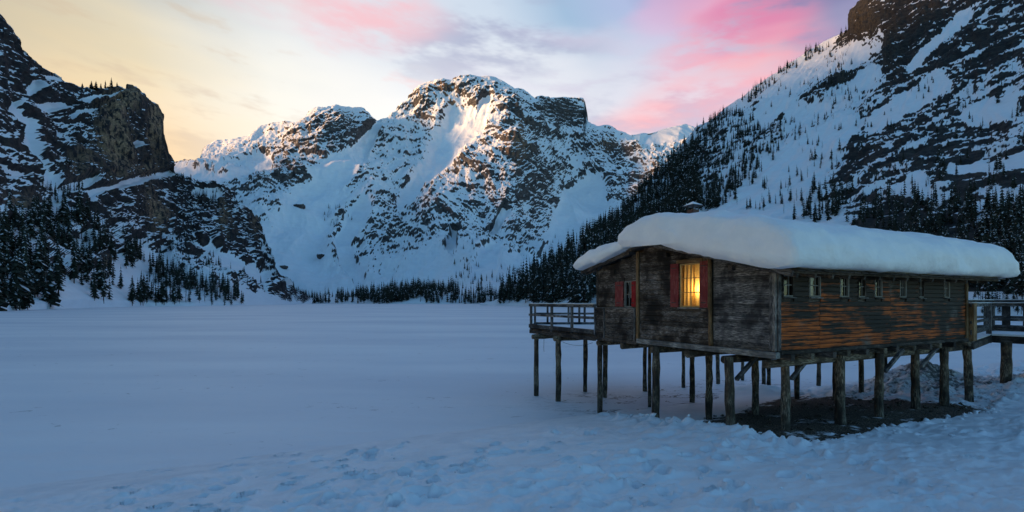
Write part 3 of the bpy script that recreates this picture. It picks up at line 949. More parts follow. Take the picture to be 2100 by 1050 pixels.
def mat_orange():
    """south wall: tarred boards, the tar worn off in warm brown streaks"""
    m, w, p = material('worn_tarred_boards')
    tc = w.node('ShaderNodeTexCoord').outputs['Object']
    geo = w.node('ShaderNodeNewGeometry').outputs['Position']
    rnd = w.node('ShaderNodeObjectInfo').outputs['Random']
    off = w.comb(w.m('MULTIPLY', rnd, 37.0), w.m('MULTIPLY', rnd, 91.0), w.m('MULTIPLY', rnd, 17.0))
    g = w.noise(w.vm('ADD', w.vm('MULTIPLY', tc, (1.0, 14.0, 14.0)), off), 1.7, 5.0, 0.6, 0.3)
    st = w.noise(w.vm('ADD', w.vm('MULTIPLY', tc, (0.55, 7.0, 7.0)), off), 2.0, 5.0, 0.6)
    pt = w.noise(w.vm('MULTIPLY', geo, (1.0, 1.0, 1.3)), 0.75, 3.0, 0.55)
    pt2 = w.noise(w.vm('ADD', geo, (5.0, 2.0, 9.0)), 0.9, 3.0, 0.5)
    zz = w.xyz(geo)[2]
    board = w.m('MULTIPLY', w.m('SUBTRACT', rnd, 0.5), 0.16)
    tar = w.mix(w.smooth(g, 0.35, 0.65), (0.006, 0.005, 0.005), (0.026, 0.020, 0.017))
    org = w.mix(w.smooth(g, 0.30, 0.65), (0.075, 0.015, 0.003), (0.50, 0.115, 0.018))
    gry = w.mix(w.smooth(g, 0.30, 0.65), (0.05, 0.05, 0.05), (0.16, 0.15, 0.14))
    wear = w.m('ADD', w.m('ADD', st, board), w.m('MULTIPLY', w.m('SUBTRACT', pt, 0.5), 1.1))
    worn = w.smooth(w.m('ADD', wear, w.smooth(zz, 4.9, 3.6, -0.16, 0.07)), 0.47, 0.68)  # worn streaks, set darker towards the top of the wall
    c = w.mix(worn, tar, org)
    c = w.mix(w.m('MULTIPLY', w.smooth(pt2, 0.60, 0.72), w.smooth(g, 0.35, 0.5)), c, gry)
    w.put(p.inputs['Base Color'], c)
    p.inputs['Roughness'].default_value = 0.7
    p.inputs['Specular IOR Level'].default_value = 0.3
    b = w.node('ShaderNodeBump')
    b.inputs['Strength'].default_value = 0.5
    b.inputs['Distance'].default_value = 0.012
    w.put(b.inputs['Height'], g)
    w.l.new(b.outputs[0], p.inputs['Normal'])
    return m


def mat_glass():
    m, w, p = material('window_glass')
    w.n.remove(p)
    out = w.n['Material Output']
    tr = w.node('ShaderNodeBsdfTransparent')
    tr.inputs[0].default_value = (0.86, 0.89, 0.90, 1)
    gl = w.node('ShaderNodeBsdfGlossy')
    gl.inputs['Roughness'].default_value = 0.05
    fr = w.node('ShaderNodeFresnel')
    fr.inputs['IOR'].default_value = 1.5
    mx = w.node('ShaderNodeMixShader')
    w.l.new(w.m('ADD', w.m('MULTIPLY', fr.outputs[0], 0.65), 0.01), mx.inputs[0])
    w.l.new(tr.outputs[0], mx.inputs[1])
    w.l.new(gl.outputs[0], mx.inputs[2])
    w.l.new(mx.outputs[0], out.inputs[0])
    return m


def mat_curtain(name, c):
    m, w, p = material(name)
    out = w.n['Material Output']
    tc = w.node('ShaderNodeTexCoord').outputs['Object']
    n = w.noise(w.vm('MULTIPLY', tc, (1.0, 1.0, 12.0)), 6.0, 3.0, 0.5)
    cc = w.mix(w.smooth(n, 0.3, 0.7), c, tuple(v * 0.8 for v in c))
    w.put(p.inputs['Base Color'], cc)
    p.inputs['Roughness'].default_value = 0.9
    tl = w.node('ShaderNodeBsdfTranslucent')
    w.put(tl.inputs[0], cc)
    mx = w.node('ShaderNodeMixShader')
    mx.inputs[0].default_value = 0.6
    w.l.new(p.outputs[0], mx.inputs[1])
    w.l.new(tl.outputs[0], mx.inputs[2])
    w.l.new(mx.outputs[0], out.inputs[0])
    return m


def mat_snow(name):
    m, w, p = material(name)
    geo = w.node('ShaderNodeNewGeometry').outputs['Position']
    n = w.noise(geo, 2.2, 5.0, 0.55)
    nf = w.noise(geo, 30.0, 3.0, 0.6)
    w.put(p.inputs['Base Color'], w.mix(w.smooth(n, 0.3, 0.7), (0.82, 0.85, 0.90), (0.76, 0.80, 0.86)))
    p.inputs['Roughness'].default_value = 0.6
    p.inputs['Specular IOR Level'].default_value = 0.3
    b = w.node('ShaderNodeBump')
    b.inputs['Strength'].default_value = 0.5
    b.inputs['Distance'].default_value = 1.0
    w.put(b.inputs['Height'], w.m('ADD', w.m('MULTIPLY', n, 0.16), w.m('MULTIPLY', nf, 0.004)))
    w.l.new(b.outputs[0], p.inputs['Normal'])
    return m


W_GABLE = mat_wood('weathered_brown_planks', ((0.008, 0.007, 0.007), (0.052, 0.040, 0.032), (0.24, 0.225, 0.215)), vary=1.1)
W_GREY = mat_wood('silvered_grey_boards', ((0.009, 0.009, 0.011), (0.068, 0.068, 0.072), (0.26, 0.255, 0.25)), patch=0.6, vary=0.9)
W_SILVER = mat_wood('silvered_beam', ((0.03, 0.03, 0.032), (0.15, 0.148, 0.146), (0.36, 0.35, 0.33)), patch=0.4, vary=0.3)
W_DARK = mat_wood('dark_old_timber', ((0.010, 0.009, 0.009), (0.045, 0.038, 0.033), (0.14, 0.12, 0.11)))
W_TRIM = mat_wood('brown_trim_wood', ((0.05, 0.028, 0.014), (0.19, 0.115, 0.055), (0.30, 0.21, 0.12)), patch=0.4)
W_STILT = mat_wood('weathered_stilt_log', ((0.012, 0.010, 0.009), (0.085, 0.066, 0.046), (0.28, 0.24, 0.18)), grain=9.0, bump=1.0, patch=0.6)
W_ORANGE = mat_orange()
M_RED = mat_wood('dark_red_shutter_paint', ((0.12, 0.019, 0.019), (0.19, 0.033, 0.033), (0.25, 0.08, 0.075)), grain=8.0, patch=0.3, vary=0.25, bump=0.25)
M_BRIGHTRED = mat_wood('bright_red_shutter_paint', ((0.16, 0.005, 0.008), (0.26, 0.009, 0.012), (0.30, 0.03, 0.03)), grain=8.0, patch=0.3, vary=0.2, bump=0.25)
M_FRAME = mat_plain('old_window_frame_paint', (0.21, 0.21, 0.20))
M_WARMFRAME = mat_plain('ochre_window_frame', (0.42, 0.30, 0.13))
M_IRON = mat_plain('dark_iron', (0.03, 0.03, 0.032), 0.55, 0.4)
M_GLASS = mat_glass()
M_CURTAIN = mat_curtain('yellowed_lace_curtain', (0.80, 0.62, 0.30))
M_WHITECURTAIN = mat_curtain('white_curtain', (0.78, 0.80, 0.82))
M_SNOW = mat_snow('deep_roof_snow')
M_PINE = mat_plain('pine_boards', (0.34, 0.20, 0.10))
M_BULB = mat_plain('lit_bulb', (1.0, 0.75, 0.4), emit=(1.0, 0.62, 0.22), strength=18.0)

_box_cache = {}


def box_mesh(L, a, b, mat, bev):
    key = (round(L, 3), round(a, 3), round(b, 3), mat.name)
    if key in _box_cache:
        return _box_cache[key]
    bm = bmesh.new()
    bmesh.ops.create_cube(bm, size=1.0)
    bmesh.ops.scale(bm, vec=(L, a, b), verts=bm.verts)
    k = min(bev, a * 0.22, b * 0.22)
    bmesh.ops.bevel(bm, geom=bm.edges[:], offset=k, segments=1, affect='EDGES')
    me = bpy.data.meshes.new('timber')
    bm.to_mesh(me)
    bm.free()
    me.materials.append(mat)
    _box_cache[key] = me
    return me


def bar(name, parent, p0, p1, w, h, mat, up=(0, 0, 1), bev=0.008):
    """squared timber from p0 to p1: w across, h along 'up'"""
    p0, p1, up = Vector(p0), Vector(p1), Vector(up)
    ex = (p1 - p0)
    L = ex.length
    ex.normalize()
    ey = up.cross(ex).normalized()
    ez = ex.cross(ey)
    o = bpy.data.objects.new(name, box_mesh(L, w, h, mat, bev))
    mt = Matrix((ex, ey, ez)).transposed().to_4x4()
    mt.translation = (p0 + p1) / 2
    o.parent = parent
    o.matrix_local = mt
    col.objects.link(o)
    return o


def log_mesh(L, r, mat, seed, sides=12, segs=9, taper=0.1):
    rg = np.random.default_rng(seed)
    xs = np.linspace(-L / 2, L / 2, segs)
    an = np.linspace(0, 2 * math.pi, sides, endpoint=False)
    rad = r * (1 + taper * (0.5 - (xs / L + 0.5)))[:, None] * (1 + 0.07 * rg.normal(size=(segs, 1)) + 0.05 * rg.normal(size=(1, sides)) + 0.03 * rg.normal(size=(segs, sides)))
    by, bz = np.cumsum(rg.normal(0, 0.006, segs)), np.cumsum(rg.normal(0, 0.006, segs))
    V = np.stack([np.repeat(xs[:, None], sides, 1), by[:, None] + rad * np.cos(an), bz[:, None] + rad * np.sin(an)], -1).reshape(-1, 3)
    Fq = []
    for i in range(segs - 1):
        for j in range(sides):
            k = (j + 1) % sides
            Fq.append((i * sides + j, i * sides + k, (i + 1) * sides + k, (i + 1) * sides + j))
    me = bpy.data.meshes.new('log')
    caps = [tuple(range(sides))[::-1], tuple((segs - 1) * sides + j for j in range(sides))]
    me.from_pydata([tuple(v) for v in V], [], Fq + caps)
    for pl in me.polygons:
        pl.use_smooth = len(pl.vertices) == 4
    me.materials.append(mat)
    return me


def log(name, parent, p0, p1, r, mat, seed=0, taper=0.1):
    p0, p1 = Vector(p0), Vector(p1)
    ex = (p1 - p0)
    L = ex.length
    ex.normalize()
    up = Vector((0, 0, 1)) if abs(ex.z) < 0.9 else Vector((0, 1, 0))
    ey = up.cross(ex).normalized()
    ez = ex.cross(ey)
    o = bpy.data.objects.new(name, log_mesh(L, r, mat, seed, taper=taper))
    mt = Matrix((ex, ey, ez)).transposed().to_4x4()
    mt.translation = (p0 + p1) / 2
    o.parent = parent
    o.matrix_local = mt
    col.objects.link(o)
    return o


def prism(name, parent, pts, axis, a0, a1, mat):
    """polygon pts (two coordinates) extruded along an axis: 'x' -> (y,z), 'y' -> (x,z), 'z' -> (x,y)"""
    mk = {'x': lambda q, a: (a, q[0], q[1]), 'y': lambda q, a: (q[0], a, q[1]), 'z': lambda q, a: (q[0], q[1], a)}[axis]
    n = len(pts)
    V = [mk(q, a0) for q in pts] + [mk(q, a1) for q in pts]
    Fc = [tuple(range(n))[::-1], tuple(range(n, 2 * n))] + [(i, (i + 1) % n, n + (i + 1) % n, n + i) for i in range(n)]
    me = bpy.data.meshes.new(name)
    me.from_pydata(V, [], Fc)
    bm = bmesh.new()
    bm.from_mesh(me)
    bmesh.ops.recalc_face_normals(bm, faces=bm.faces)
    bm.to_mesh(me)
    bm.free()
    me.materials.append(mat)
    return link(name, me, parent)


# ------------------------------------------------------------------ the boathouse on stilts
hut = empty('boathouse', (HUT[0], HUT[1], 0), HUT_RZ)
tag(hut, 'dark weathered timber boathouse on stilts with one lit window and snow-laden roof', 'boathouse')
ZF, L_, W_, YL = 2.99, 9.5, 4.85, 7.14           # floor, length, width of the main house, far side of the lean-to
rnd = random.Random(3)


def roof_main(Y):
    return 6.03 + 0.248 * (Y - 4.03) if Y < 4.03 else 6.03 - 0.13 * (Y - 4.03)


def roof_lean(Y):
    return 5.88 - 0.19 * (Y - 4.9)


# closed inner shell so that the rooms are dark
def inner(name, pts, a0, a1, axis='x'):
    return prism(name, hut, pts, axis, a0, a1, M_PINE if name == 'partition' else W_DARK)


def wall_with_hole(name, ylo, yhi, topf, hole, x0, x1):
    """backing of the gable wall in four pieces round the window"""
    hy0, hy1, hz0, hz1 = hole
    inner(name, [(ylo, ZF), (hy0, ZF), (hy0, topf(hy0)), (ylo, topf(ylo))], x0, x1)
    inner(name, [(hy1, ZF), (yhi, ZF), (yhi, topf(yhi))] + ([(4.03, topf(4.03))] if hy1 < 4.03 < yhi else []) + [(hy1, topf(hy1))], x0, x1)
    inner(name, [(hy0, ZF), (hy1, ZF), (hy1, hz0), (hy0, hz0)], x0, x1)
    inner(name, [(hy0, hz1), (hy1, hz1), (hy1, topf(hy1)), (hy0, topf(hy0))], x0, x1)


LIT = (2.31, 3.04, 4.05, 5.29)
SMALL = (5.20, 5.57, 4.02, 4.87)
tm, tl_ = (lambda Y: roof_main(Y) - 0.10), (lambda Y: roof_lean(Y) - 0.10)
wall_with_hole('inner_wall', 0.06, W_, tm, LIT, 0.012, 0.07)
wall_with_hole('inner_wall', W_ + 0.01, YL - 0.04, tl_, SMALL, 0.012, 0.07)
WINS = [(0.22, 0.62), (1.27, 1.70), (2.58, 2.94), (3.41, 3.74), (4.22, 4.55), (5.53, 5.83), (6.56, 6.86), (8.14, 8.43)]
WZ0, WZ1 = 4.33, 4.84
edges = [0.07] + [v for q in WINS for v in q] + [L_]
for i in range(0, len(edges), 2):
    inner('inner_wall', [(edges[i], ZF), (edges[i + 1], ZF), (edges[i + 1], 4.92), (edges[i], 4.92)], 0.012, 0.07, 'y')
for (a, b) in WINS:
    inner('inner_wall', [(a, ZF), (b, ZF), (b, WZ0), (a, WZ0)], 0.014, 0.068, 'y')
    inner('inner_wall', [(a, WZ1), (b, WZ1), (b, 4.92), (a, 4.92)], 0.014, 0.068, 'y')
inner('partition', [(0.09, ZF + .03), (W_, ZF + .03), (W_, tm(W_)), (4.03, tm(4.03)), (0.09, tm(0.09))], 1.75, 1.80)
inner('partition', [(0.08, ZF + .03), (1.74, ZF + .03), (1.74, 5.2), (0.08, 5.2)], 1.60, 1.65, 'y')
inner('partition', [(0.08, ZF + .03), (9.4, ZF + .03), (9.4, 5.75), (0.08, 5.75)], W_ - 0.06, W_ - 0.02, 'y')
prism('end_wall', hut, [(0.02, ZF), (YL, ZF), (YL, tl_(YL)), (W_, tl_(W_)), (4.03, tm(4.03)), (0.02, tm(0.02))], 'x', L_ - .05, L_, W_DARK)
prism('back_wall', hut, [(0.0, ZF), (L_ - .06, ZF), (L_ - .06, tl_(YL)), (0.0, tl_(YL))], 'y', YL - .03, YL + .02, W_DARK)
prism('floor', hut, [(-0.02, 0.0), (L_, 0.0), (L_, YL), (-0.02, YL)], 'z', ZF - 0.05, ZF + 0.01, W_DARK)


def rows_between(z0, z1, pitch, jit=0.012):
    z = z0
    while z < z1 - 0.02:
        h = min(pitch * (1 + rnd.uniform(-.12, .12)), z1 - z)
        yield z, z + h
        z += h


def spans(lo, hi, holes, z0, z1):
    segs = [(lo, hi)]
    for (a, b, c, d) in holes:
        if z1 > c + 0.01 and z0 < d - 0.01:
            new = []
            for (s0, s1) in segs:
                if b <= s0 or a >= s1:
                    new.append((s0, s1))
                else:
                    if a - s0 > 0.03:
                        new.append((s0, a))
                    if s1 - b > 0.03:
                        new.append((b, s1))
            segs = new
    return segs


def gable_planks(ylo, yhi, topf, pitch, mat, hole, x_out, th, peak=None, lap=0.0, cut=1.0):
    ztop = max(topf(ylo), topf(yhi), topf(peak) if peak else 0)
    holes = [(hole[0] - .03, hole[1] + .03, hole[2] - .04, hole[3] + .03)] if hole else []
    for z0, z1 in rows_between(ZF, ztop, pitch):
        # shorten the rows that run into the roof
        ys = [y for y in np.linspace(ylo, yhi, 120) if topf(y) > (z0 + z1) / 2]
        if len(ys) < 4:
            continue
        for (a, b) in spans(ys[0], ys[-1], holes, z0, z1):
            cuts = [a, b]
            if b - a > 2.0 and rnd.random() < 0.4 * cut:
                cuts = [a, a + (b - a) * rnd.uniform(.3, .7), b]
            for c0, c1 in zip(cuts[:-1], cuts[1:]):
                jx = rnd.uniform(-.004, .006)
                xo = x_out + jx
                bar('plank', hut, (xo, c0 + .002, (z0 + z1) / 2), (xo, c1 - .002, (z0 + z1) / 2 + rnd.uniform(-.004, .004)), th, (z1 - z0) - (.014 if not lap else .004) + lap, mat,
                    up=(-lap * 2.2, 0, 1))


gable_planks(1.95, 4.82, lambda Y: roof_main(Y) - .09, 0.155, W_GABLE, LIT, -0.012, 0.034, peak=4.03)
gable_planks(0.075, 1.845, lambda Y: roof_main(Y) - .09, 0.088, W_GREY, None, -0.014, 0.020, lap=0.012, cut=0.2)
gable_planks(4.96, YL - .05, lambda Y: roof_lean(Y) - .09, 0.165, W_GABLE, SMALL, -0.012, 0.034)

# boarded parapet below the small window
for z0, z1 in rows_between(2.86, 3.95, 0.19):
    bar('plank', hut, (-.075, 4.98, (z0 + z1) / 2), (-.075, YL + .05, (z0 + z1) / 2), .03, z1 - z0 - .008, W_GABLE)
bar('ledge', hut, (-.085, 4.97, 3.968), (-.085, YL + .08, 3.968), .10, .035, W_SILVER)
for Y in (4.99, 6.63, YL + .02):
    bar('batten', hut, (-.108, Y, 2.80), (-.108, Y, 3.94), .075, .032, W_GREY, up=(-1, 0, 0))

# trim boards and corner posts
bar('corner_post', hut, (-.035, 0.02, 2.99), (-.035, 0.02, 4.95), .09, .055, W_SILVER, up=(-1, 0, 0))
bar('corner_post', hut, (-.030, .115, 2.99), (-.030, .115, 4.97), .085, .05, W_GREY, up=(-1, 0, 0))
bar('corner_post', hut, (.045, -.045, 2.99), (.045, -.045, 4.90), .11, .04, W_GREY, up=(0, -1, 0))
log('trim_post', hut, (-.055, 1.895, 2.90), (-.055, 1.895, 5.42), .058, W_TRIM, 91, 0.05)
bar('trim_post', hut, (-.052, 4.89, 2.80), (-.052, 4.89, 5.84), .12, .06, W_TRIM, up=(-1, 0, 0))
bar('trim_post', hut, (-.035, YL - .02, 2.9), (-.035, YL - .02, 5.36), .09, .05, W_DARK, up=(-1, 0, 0))
bar('sill_beam', hut, (-.07, -.10, 2.895), (-.07, 4.86, 2.895), .15, .15, W_SILVER)
bar('sill_beam', hut, (-.06, 4.87, 2.83), (-.06, YL + .1, 2.83), .14, .12, W_DARK)
for Y, z in ((3.55, 5.62), (1.2, 5.08)):
    bar('purlin_end', hut, (-.16, Y, z), (.0, Y, z), .13, .13, W_DARK)

# the long wall
hol = [(a - .03, b + .03, WZ0 - .035, WZ1 + .03) for (a, b) in WINS]
for z0, z1 in rows_between(ZF, 4.93, 0.122):
    for (a, b) in spans(0.105, L_ + .02, hol, z0, z1):
        cuts = [a] + [c for c in (1.68, 5.0 + rnd.uniform(-.02, .02)) if a + .3 < c < b - .3] + [b]
        for c0, c1 in zip(cuts[:-1], cuts[1:]):
            yo = -0.012 + rnd.uniform(-.006, .004)
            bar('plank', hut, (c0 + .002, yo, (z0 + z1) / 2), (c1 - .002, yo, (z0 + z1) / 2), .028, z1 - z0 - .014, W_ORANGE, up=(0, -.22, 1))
bar('fascia_board', hut, (-.2, -.03, 4.955), (L_ + .05, -.03, 4.955), .05, .07, W_DARK)
bar('wall_plate', hut, (.08, -.05, 2.945), (L_ + .05, -.05, 2.945), .09, .09, W_DARK)
bar('corner_post', hut, (L_ + .03, -.03, 2.95), (L_ + .03, -.03, 4.92), .12, .08, W_TRIM, up=(0, -1, 0))


def curtain(name, parent, p0, p1, z0, z1, mat, waves=5, amp=0.018, gather=0.0, axis='y', off=0.0):
    nu, nv = 26, 10
    V = []
    for j in range(nv):
        fz = j / (nv - 1)
        for i in range(nu):
            fu = i / (nu - 1)
            k = 1 - gather * math.sin(math.pi * min(1, fz * 1.25)) if gather else 1
            q = p0 + (p1 - p0) * fu * k
            d = off + amp * math.sin(fu * waves * 2 * math.pi + 1.3 * fz)
            z = z1 + (z0 - z1) * fz
            V.append((d, q, z) if axis == 'y' else (q, d, z))
    me = mesh_from(name, V, grid_faces(nv, nu), mats=[mat])
    return link(name, me, parent)


def gable_window(hole, frame_mat, mull, sill_mat, header, name='window'):
    y0, y1, z0, z1 = hole
    wn = empty(name, (0, 0, 0))
    wn.parent = hut
    f = .045
    for (a, b) in (((y0, z0), (y0, z1)), ((y1, z0), (y1, z1))):
        bar('frame', wn, (.005, a[0], a[1] - .02), (.005, b[0], b[1] + .02), f, .075, frame_mat, up=(-1, 0, 0))
    for z in (z0, z1):
        bar('frame', wn, (.004, y0 + .024, z), (.004, y1 - .024, z), .070, f, frame_mat)
    for (c0, c1) in mull:
        bar('mullion', wn, (.020, *c0), (.020, *c1), .026, .03, frame_mat, up=(-1, 0, 0))
    g = link('pane', mesh_from('pane', [(.032, y0, z0), (.032, y1, z0), (.032, y1, z1), (.032, y0, z1)], [(0, 3, 2, 1)], mats=[M_GLASS], smooth=False), wn)
    bar('sill', wn, (-.055, y0 - .05, z0 - .045), (-.055, y1 + .05, z0 - .045), .11, .035, sill_mat)
    if header:
        bar('lintel', wn, (-.045, y0 - .12, z1 + .085), (-.045, y1 + .14, z1 + .085), .05, .10, W_TRIM)
    return wn


ym = (LIT[0] + LIT[1]) / 2
lit = gable_window(LIT, M_WARMFRAME, [((ym, LIT[2] + .02), (ym, LIT[3] - .02))] + [((LIT[0] + .02, z), (LIT[1] - .02, z)) for z in (4.46, 4.88)], W_SILVER, True)
lit['label'] = 'window glowing yellow behind lace curtains'
curtain('curtain', lit, LIT[1] + .02, ym - .06, LIT[2] - .02, LIT[3], M_CURTAIN, 3, .014, 0.05, off=.12)
curtain('curtain', lit, LIT[0] - .02, ym + .06, LIT[2] - .02, LIT[3], M_CURTAIN, 3, .014, 0.22, off=.15)
ys = (SMALL[0] + SMALL[1]) / 2
sw = gable_window(SMALL, M_FRAME, [((ys, SMALL[2] + .02), (ys, SMALL[3] - .02)), ((SMALL[0] + .02, 4.44), (SMALL[1] - .02, 4.44))], W_SILVER, False)
curtain('curtain', sw, SMALL[0], SMALL[1], SMALL[2] + .30, SMALL[3], M_WHITECURTAIN, 4, .014, 0.2, off=.10)


def shutter(y0, y1, z0, z1, mat, ang, hinge):
    """three boards and two battens, hinged at one side and standing a little off the wall"""
    s = empty('shutter', (-.072, hinge, 0), ang)
    s.parent = hut
    n = 3
    w = (y1 - y0) / n
    for i in range(n):
        yc = y0 + (i + .5) * w - hinge
        bar('board', s, (0, yc, z0 + rnd.uniform(0, .012)), (0, yc, z1 - rnd.uniform(0, .012)), w - .004, .026, mat, up=(-1, 0, 0), bev=.004)
    for z in (z0 + .14, z1 - .14):
        bar('batten', s, (-.024, y0 + .03 - hinge, z), (-.024, y1 - .03 - hinge, z), .022, .07, mat)
        bar('hinge', s, (-.038, hinge * 0 + (y1 - hinge if hinge < (y0 + y1) / 2 else y0 - hinge) * .2, z), (-.038, (y1 - hinge if hinge < (y0 + y1) / 2 else y0 - hinge) * .75, z), .008, .028, M_IRON, bev=.002)
    return s


shutter(3.08, 3.42, 4.02, 5.33, M_RED, R(-4), 3.08)
shutter(1.985, 2.27, 4.02, 5.34, M_RED, R(5), 2.27)
shutter(5.60, 6.06, 4.01, 4.89, M_RED, R(-3), 5.60)
rs = shutter(4.965, 5.17, 4.01, 4.88, M_BRIGHTRED, R(3), 5.17)
rs['label'] = 'bright red shutter'

for i, (a, b) in enumerate(WINS):
    wn = empty('window', (0, 0, 0))
    wn.parent = hut
    xm, zm = (a + b) / 2, (WZ0 + WZ1) / 2 + .02
    for x in (a, b):
        bar('frame', wn, (x, -.004, WZ0 - .02), (x, -.004, WZ1 + .02), .045, .062, M_FRAME if i % 3 else W_DARK, up=(0, -1, 0))
    for z in (WZ0, WZ1):
        bar('frame', wn, (a + .024, -.003, z), (b - .024, -.003, z), .058, .04, M_FRAME)
    bar('mullion', wn, (a + .024, .016, zm), (b - .024, .016, zm), .028, .026, M_FRAME)
    bar('mullion', wn, (xm + .06, .017, WZ0 + .02), (xm + .06, .017, WZ1 - .02), .020, .026, M_FRAME, up=(0, -1, 0))
    link('pane', mesh_from('pane', [(a, .028, WZ0), (b, .028, WZ0), (b, .028, WZ1), (a, .028, WZ1)], [(0, 1, 2, 3)], mats=[M_GLASS], smooth=False), wn)
    bar('sill', wn, (a - .04, -.045, WZ0 - .04), (b + .04, -.045, WZ0 - .04), .09, .028, W_GREY)
    if i in (0, 1, 6):
        e = a + (b - a) * (.42 if i != 1 else .9)
        curtain('curtain', wn, a, e, WZ0, WZ1 - (.02 if i == 1 else .10), M_WHITECURTAIN, 2, .010, 0.25, axis='x', off=.085)

# lamp standing in the room behind the curtain (its own thing)
lx, ly, lz = 0.34, 2.50, 4.46
lamp = empty('table_lamp', (HUT[0] + lx * AX[0] - ly * AX[1], HUT[1] + lx * AX[1] + ly * AX[0], 3.9))
tag(lamp, 'small lit lamp glowing behind the curtain of the yellow window', 'lamp')
bm = bmesh.new()
bmesh.ops.create_uvsphere(bm, u_segments=14, v_segments=8, radius=.045)
bmesh.ops.scale(bm, vec=(1, 1, 1.35), verts=bm.verts)
me = bpy.data.meshes.new('bulb')
bm.to_mesh(me)
bm.free()
me.materials.append(M_BULB)
link('bulb', me, lamp, (0, 0, lz - 3.9))
prof = [(.085, 0), (.085, .02), (.03, .05), (.02, .12), (.028, .3), (.018, .44), (.03, .50)]
an = np.linspace(0, 2 * math.pi, 14, endpoint=False)
V = [(r * math.cos(q), r * math.sin(q), z) for (r, z) in prof for q in an]
Fq = [(i * 14 + j, i * 14 + (j + 1) % 14, (i + 1) * 14 + (j + 1) % 14, (i + 1) * 14 + j) for i in range(len(prof) - 1) for j in range(14)]
link('base', mesh_from('base', V, Fq, mats=[M_IRON]), lamp)
pl = bpy.data.lights.new('bulb_light', 'POINT')
pl.energy = 19.0
pl.color = (1.0, 0.60, 0.20)
pl.shadow_soft_size = 0.06
plo = bpy.data.objects.new('bulb_light', pl)
plo.parent = lamp
plo.location = (0, 0, lz - 3.9 + .10)
col.objects.link(plo)
# the shelf it stands on
bar('window_shelf', hut, (.09, 2.0, 3.885), (.55, 2.0 + 0.001, 3.885), 1.3, .03, M_PINE) if False else prism('window_shelf', hut, [(.10, 1.7), (.60, 1.7), (.60, 3.4), (.10, 3.4)], 'z', 3.86, 3.895, M_PINE)

# roof boards under the snow
prism('roof', hut, [(-.62, roof_main(-.62) - .03), (4.03, 6.00), (5.15, roof_main(5.15) - .03), (5.15, roof_main(5.15) + .03), (4.03, 6.06), (-.62, roof_main(-.62) + .03)], 'x', -.32, 10.15, W_DARK)
prism('lean_to_roof', hut, [(4.92, roof_lean(4.92) - .04), (7.72, roof_lean(7.72) - .04), (7.72, roof_lean(7.72) + .03), (4.92, roof_lean(4.92) + .02)], 'x', -.30, 9.6, W_DARK)
for k in range(2):
    z = -.035
    bar('barge_board', hut, (-.34, -.64, roof_main(-.64) + z), (-.34, 4.03, 6.03 + z), .035, .13, W_GREY) if k == 0 else bar('barge_board', hut, (-.33, 4.98, roof_lean(4.98) - .05), (-.33, 7.74, roof_lean(7.74) - .05), .035, .13, W_DARK)
for i in range(15):
    X = -.1 + i * .68
    bar('rafter', hut, (X, -.60, roof_main(-.60) - .085), (X, .35, roof_main(.35) - .085), .09, .10, W_DARK)
for i in range(3):
    X = -.15 + i * .8
    bar('rafter', hut, (X, 7.0, roof_lean(7.0) - .10), (X, 7.68, roof_lean(7.68) - .10), .08, .10, W_DARK)
for j in range(34):                                   # ragged ends of the roof shingles along both visible eaves
    X = -.3 + j * .31
    bar('shingle', hut, (X + .15, -.76 + rnd.uniform(-.03, .03), roof_main(-.70) + .045), (X + .15, -.40, roof_main(-.40) + .047), .27, .022, W_DARK, up=(0, 0, 1), bev=.004)
for j in range(15):
    Y = -.6 + j * .31
    bar('shingle', hut, (-.43 + rnd.uniform(-.03, .03), Y + .15, roof_main(Y + .15) + .046), (-.10, Y + .15, roof_main(Y + .15) + .047), .27, .022, W_DARK, up=(0, -.24, 1), bev=.004)

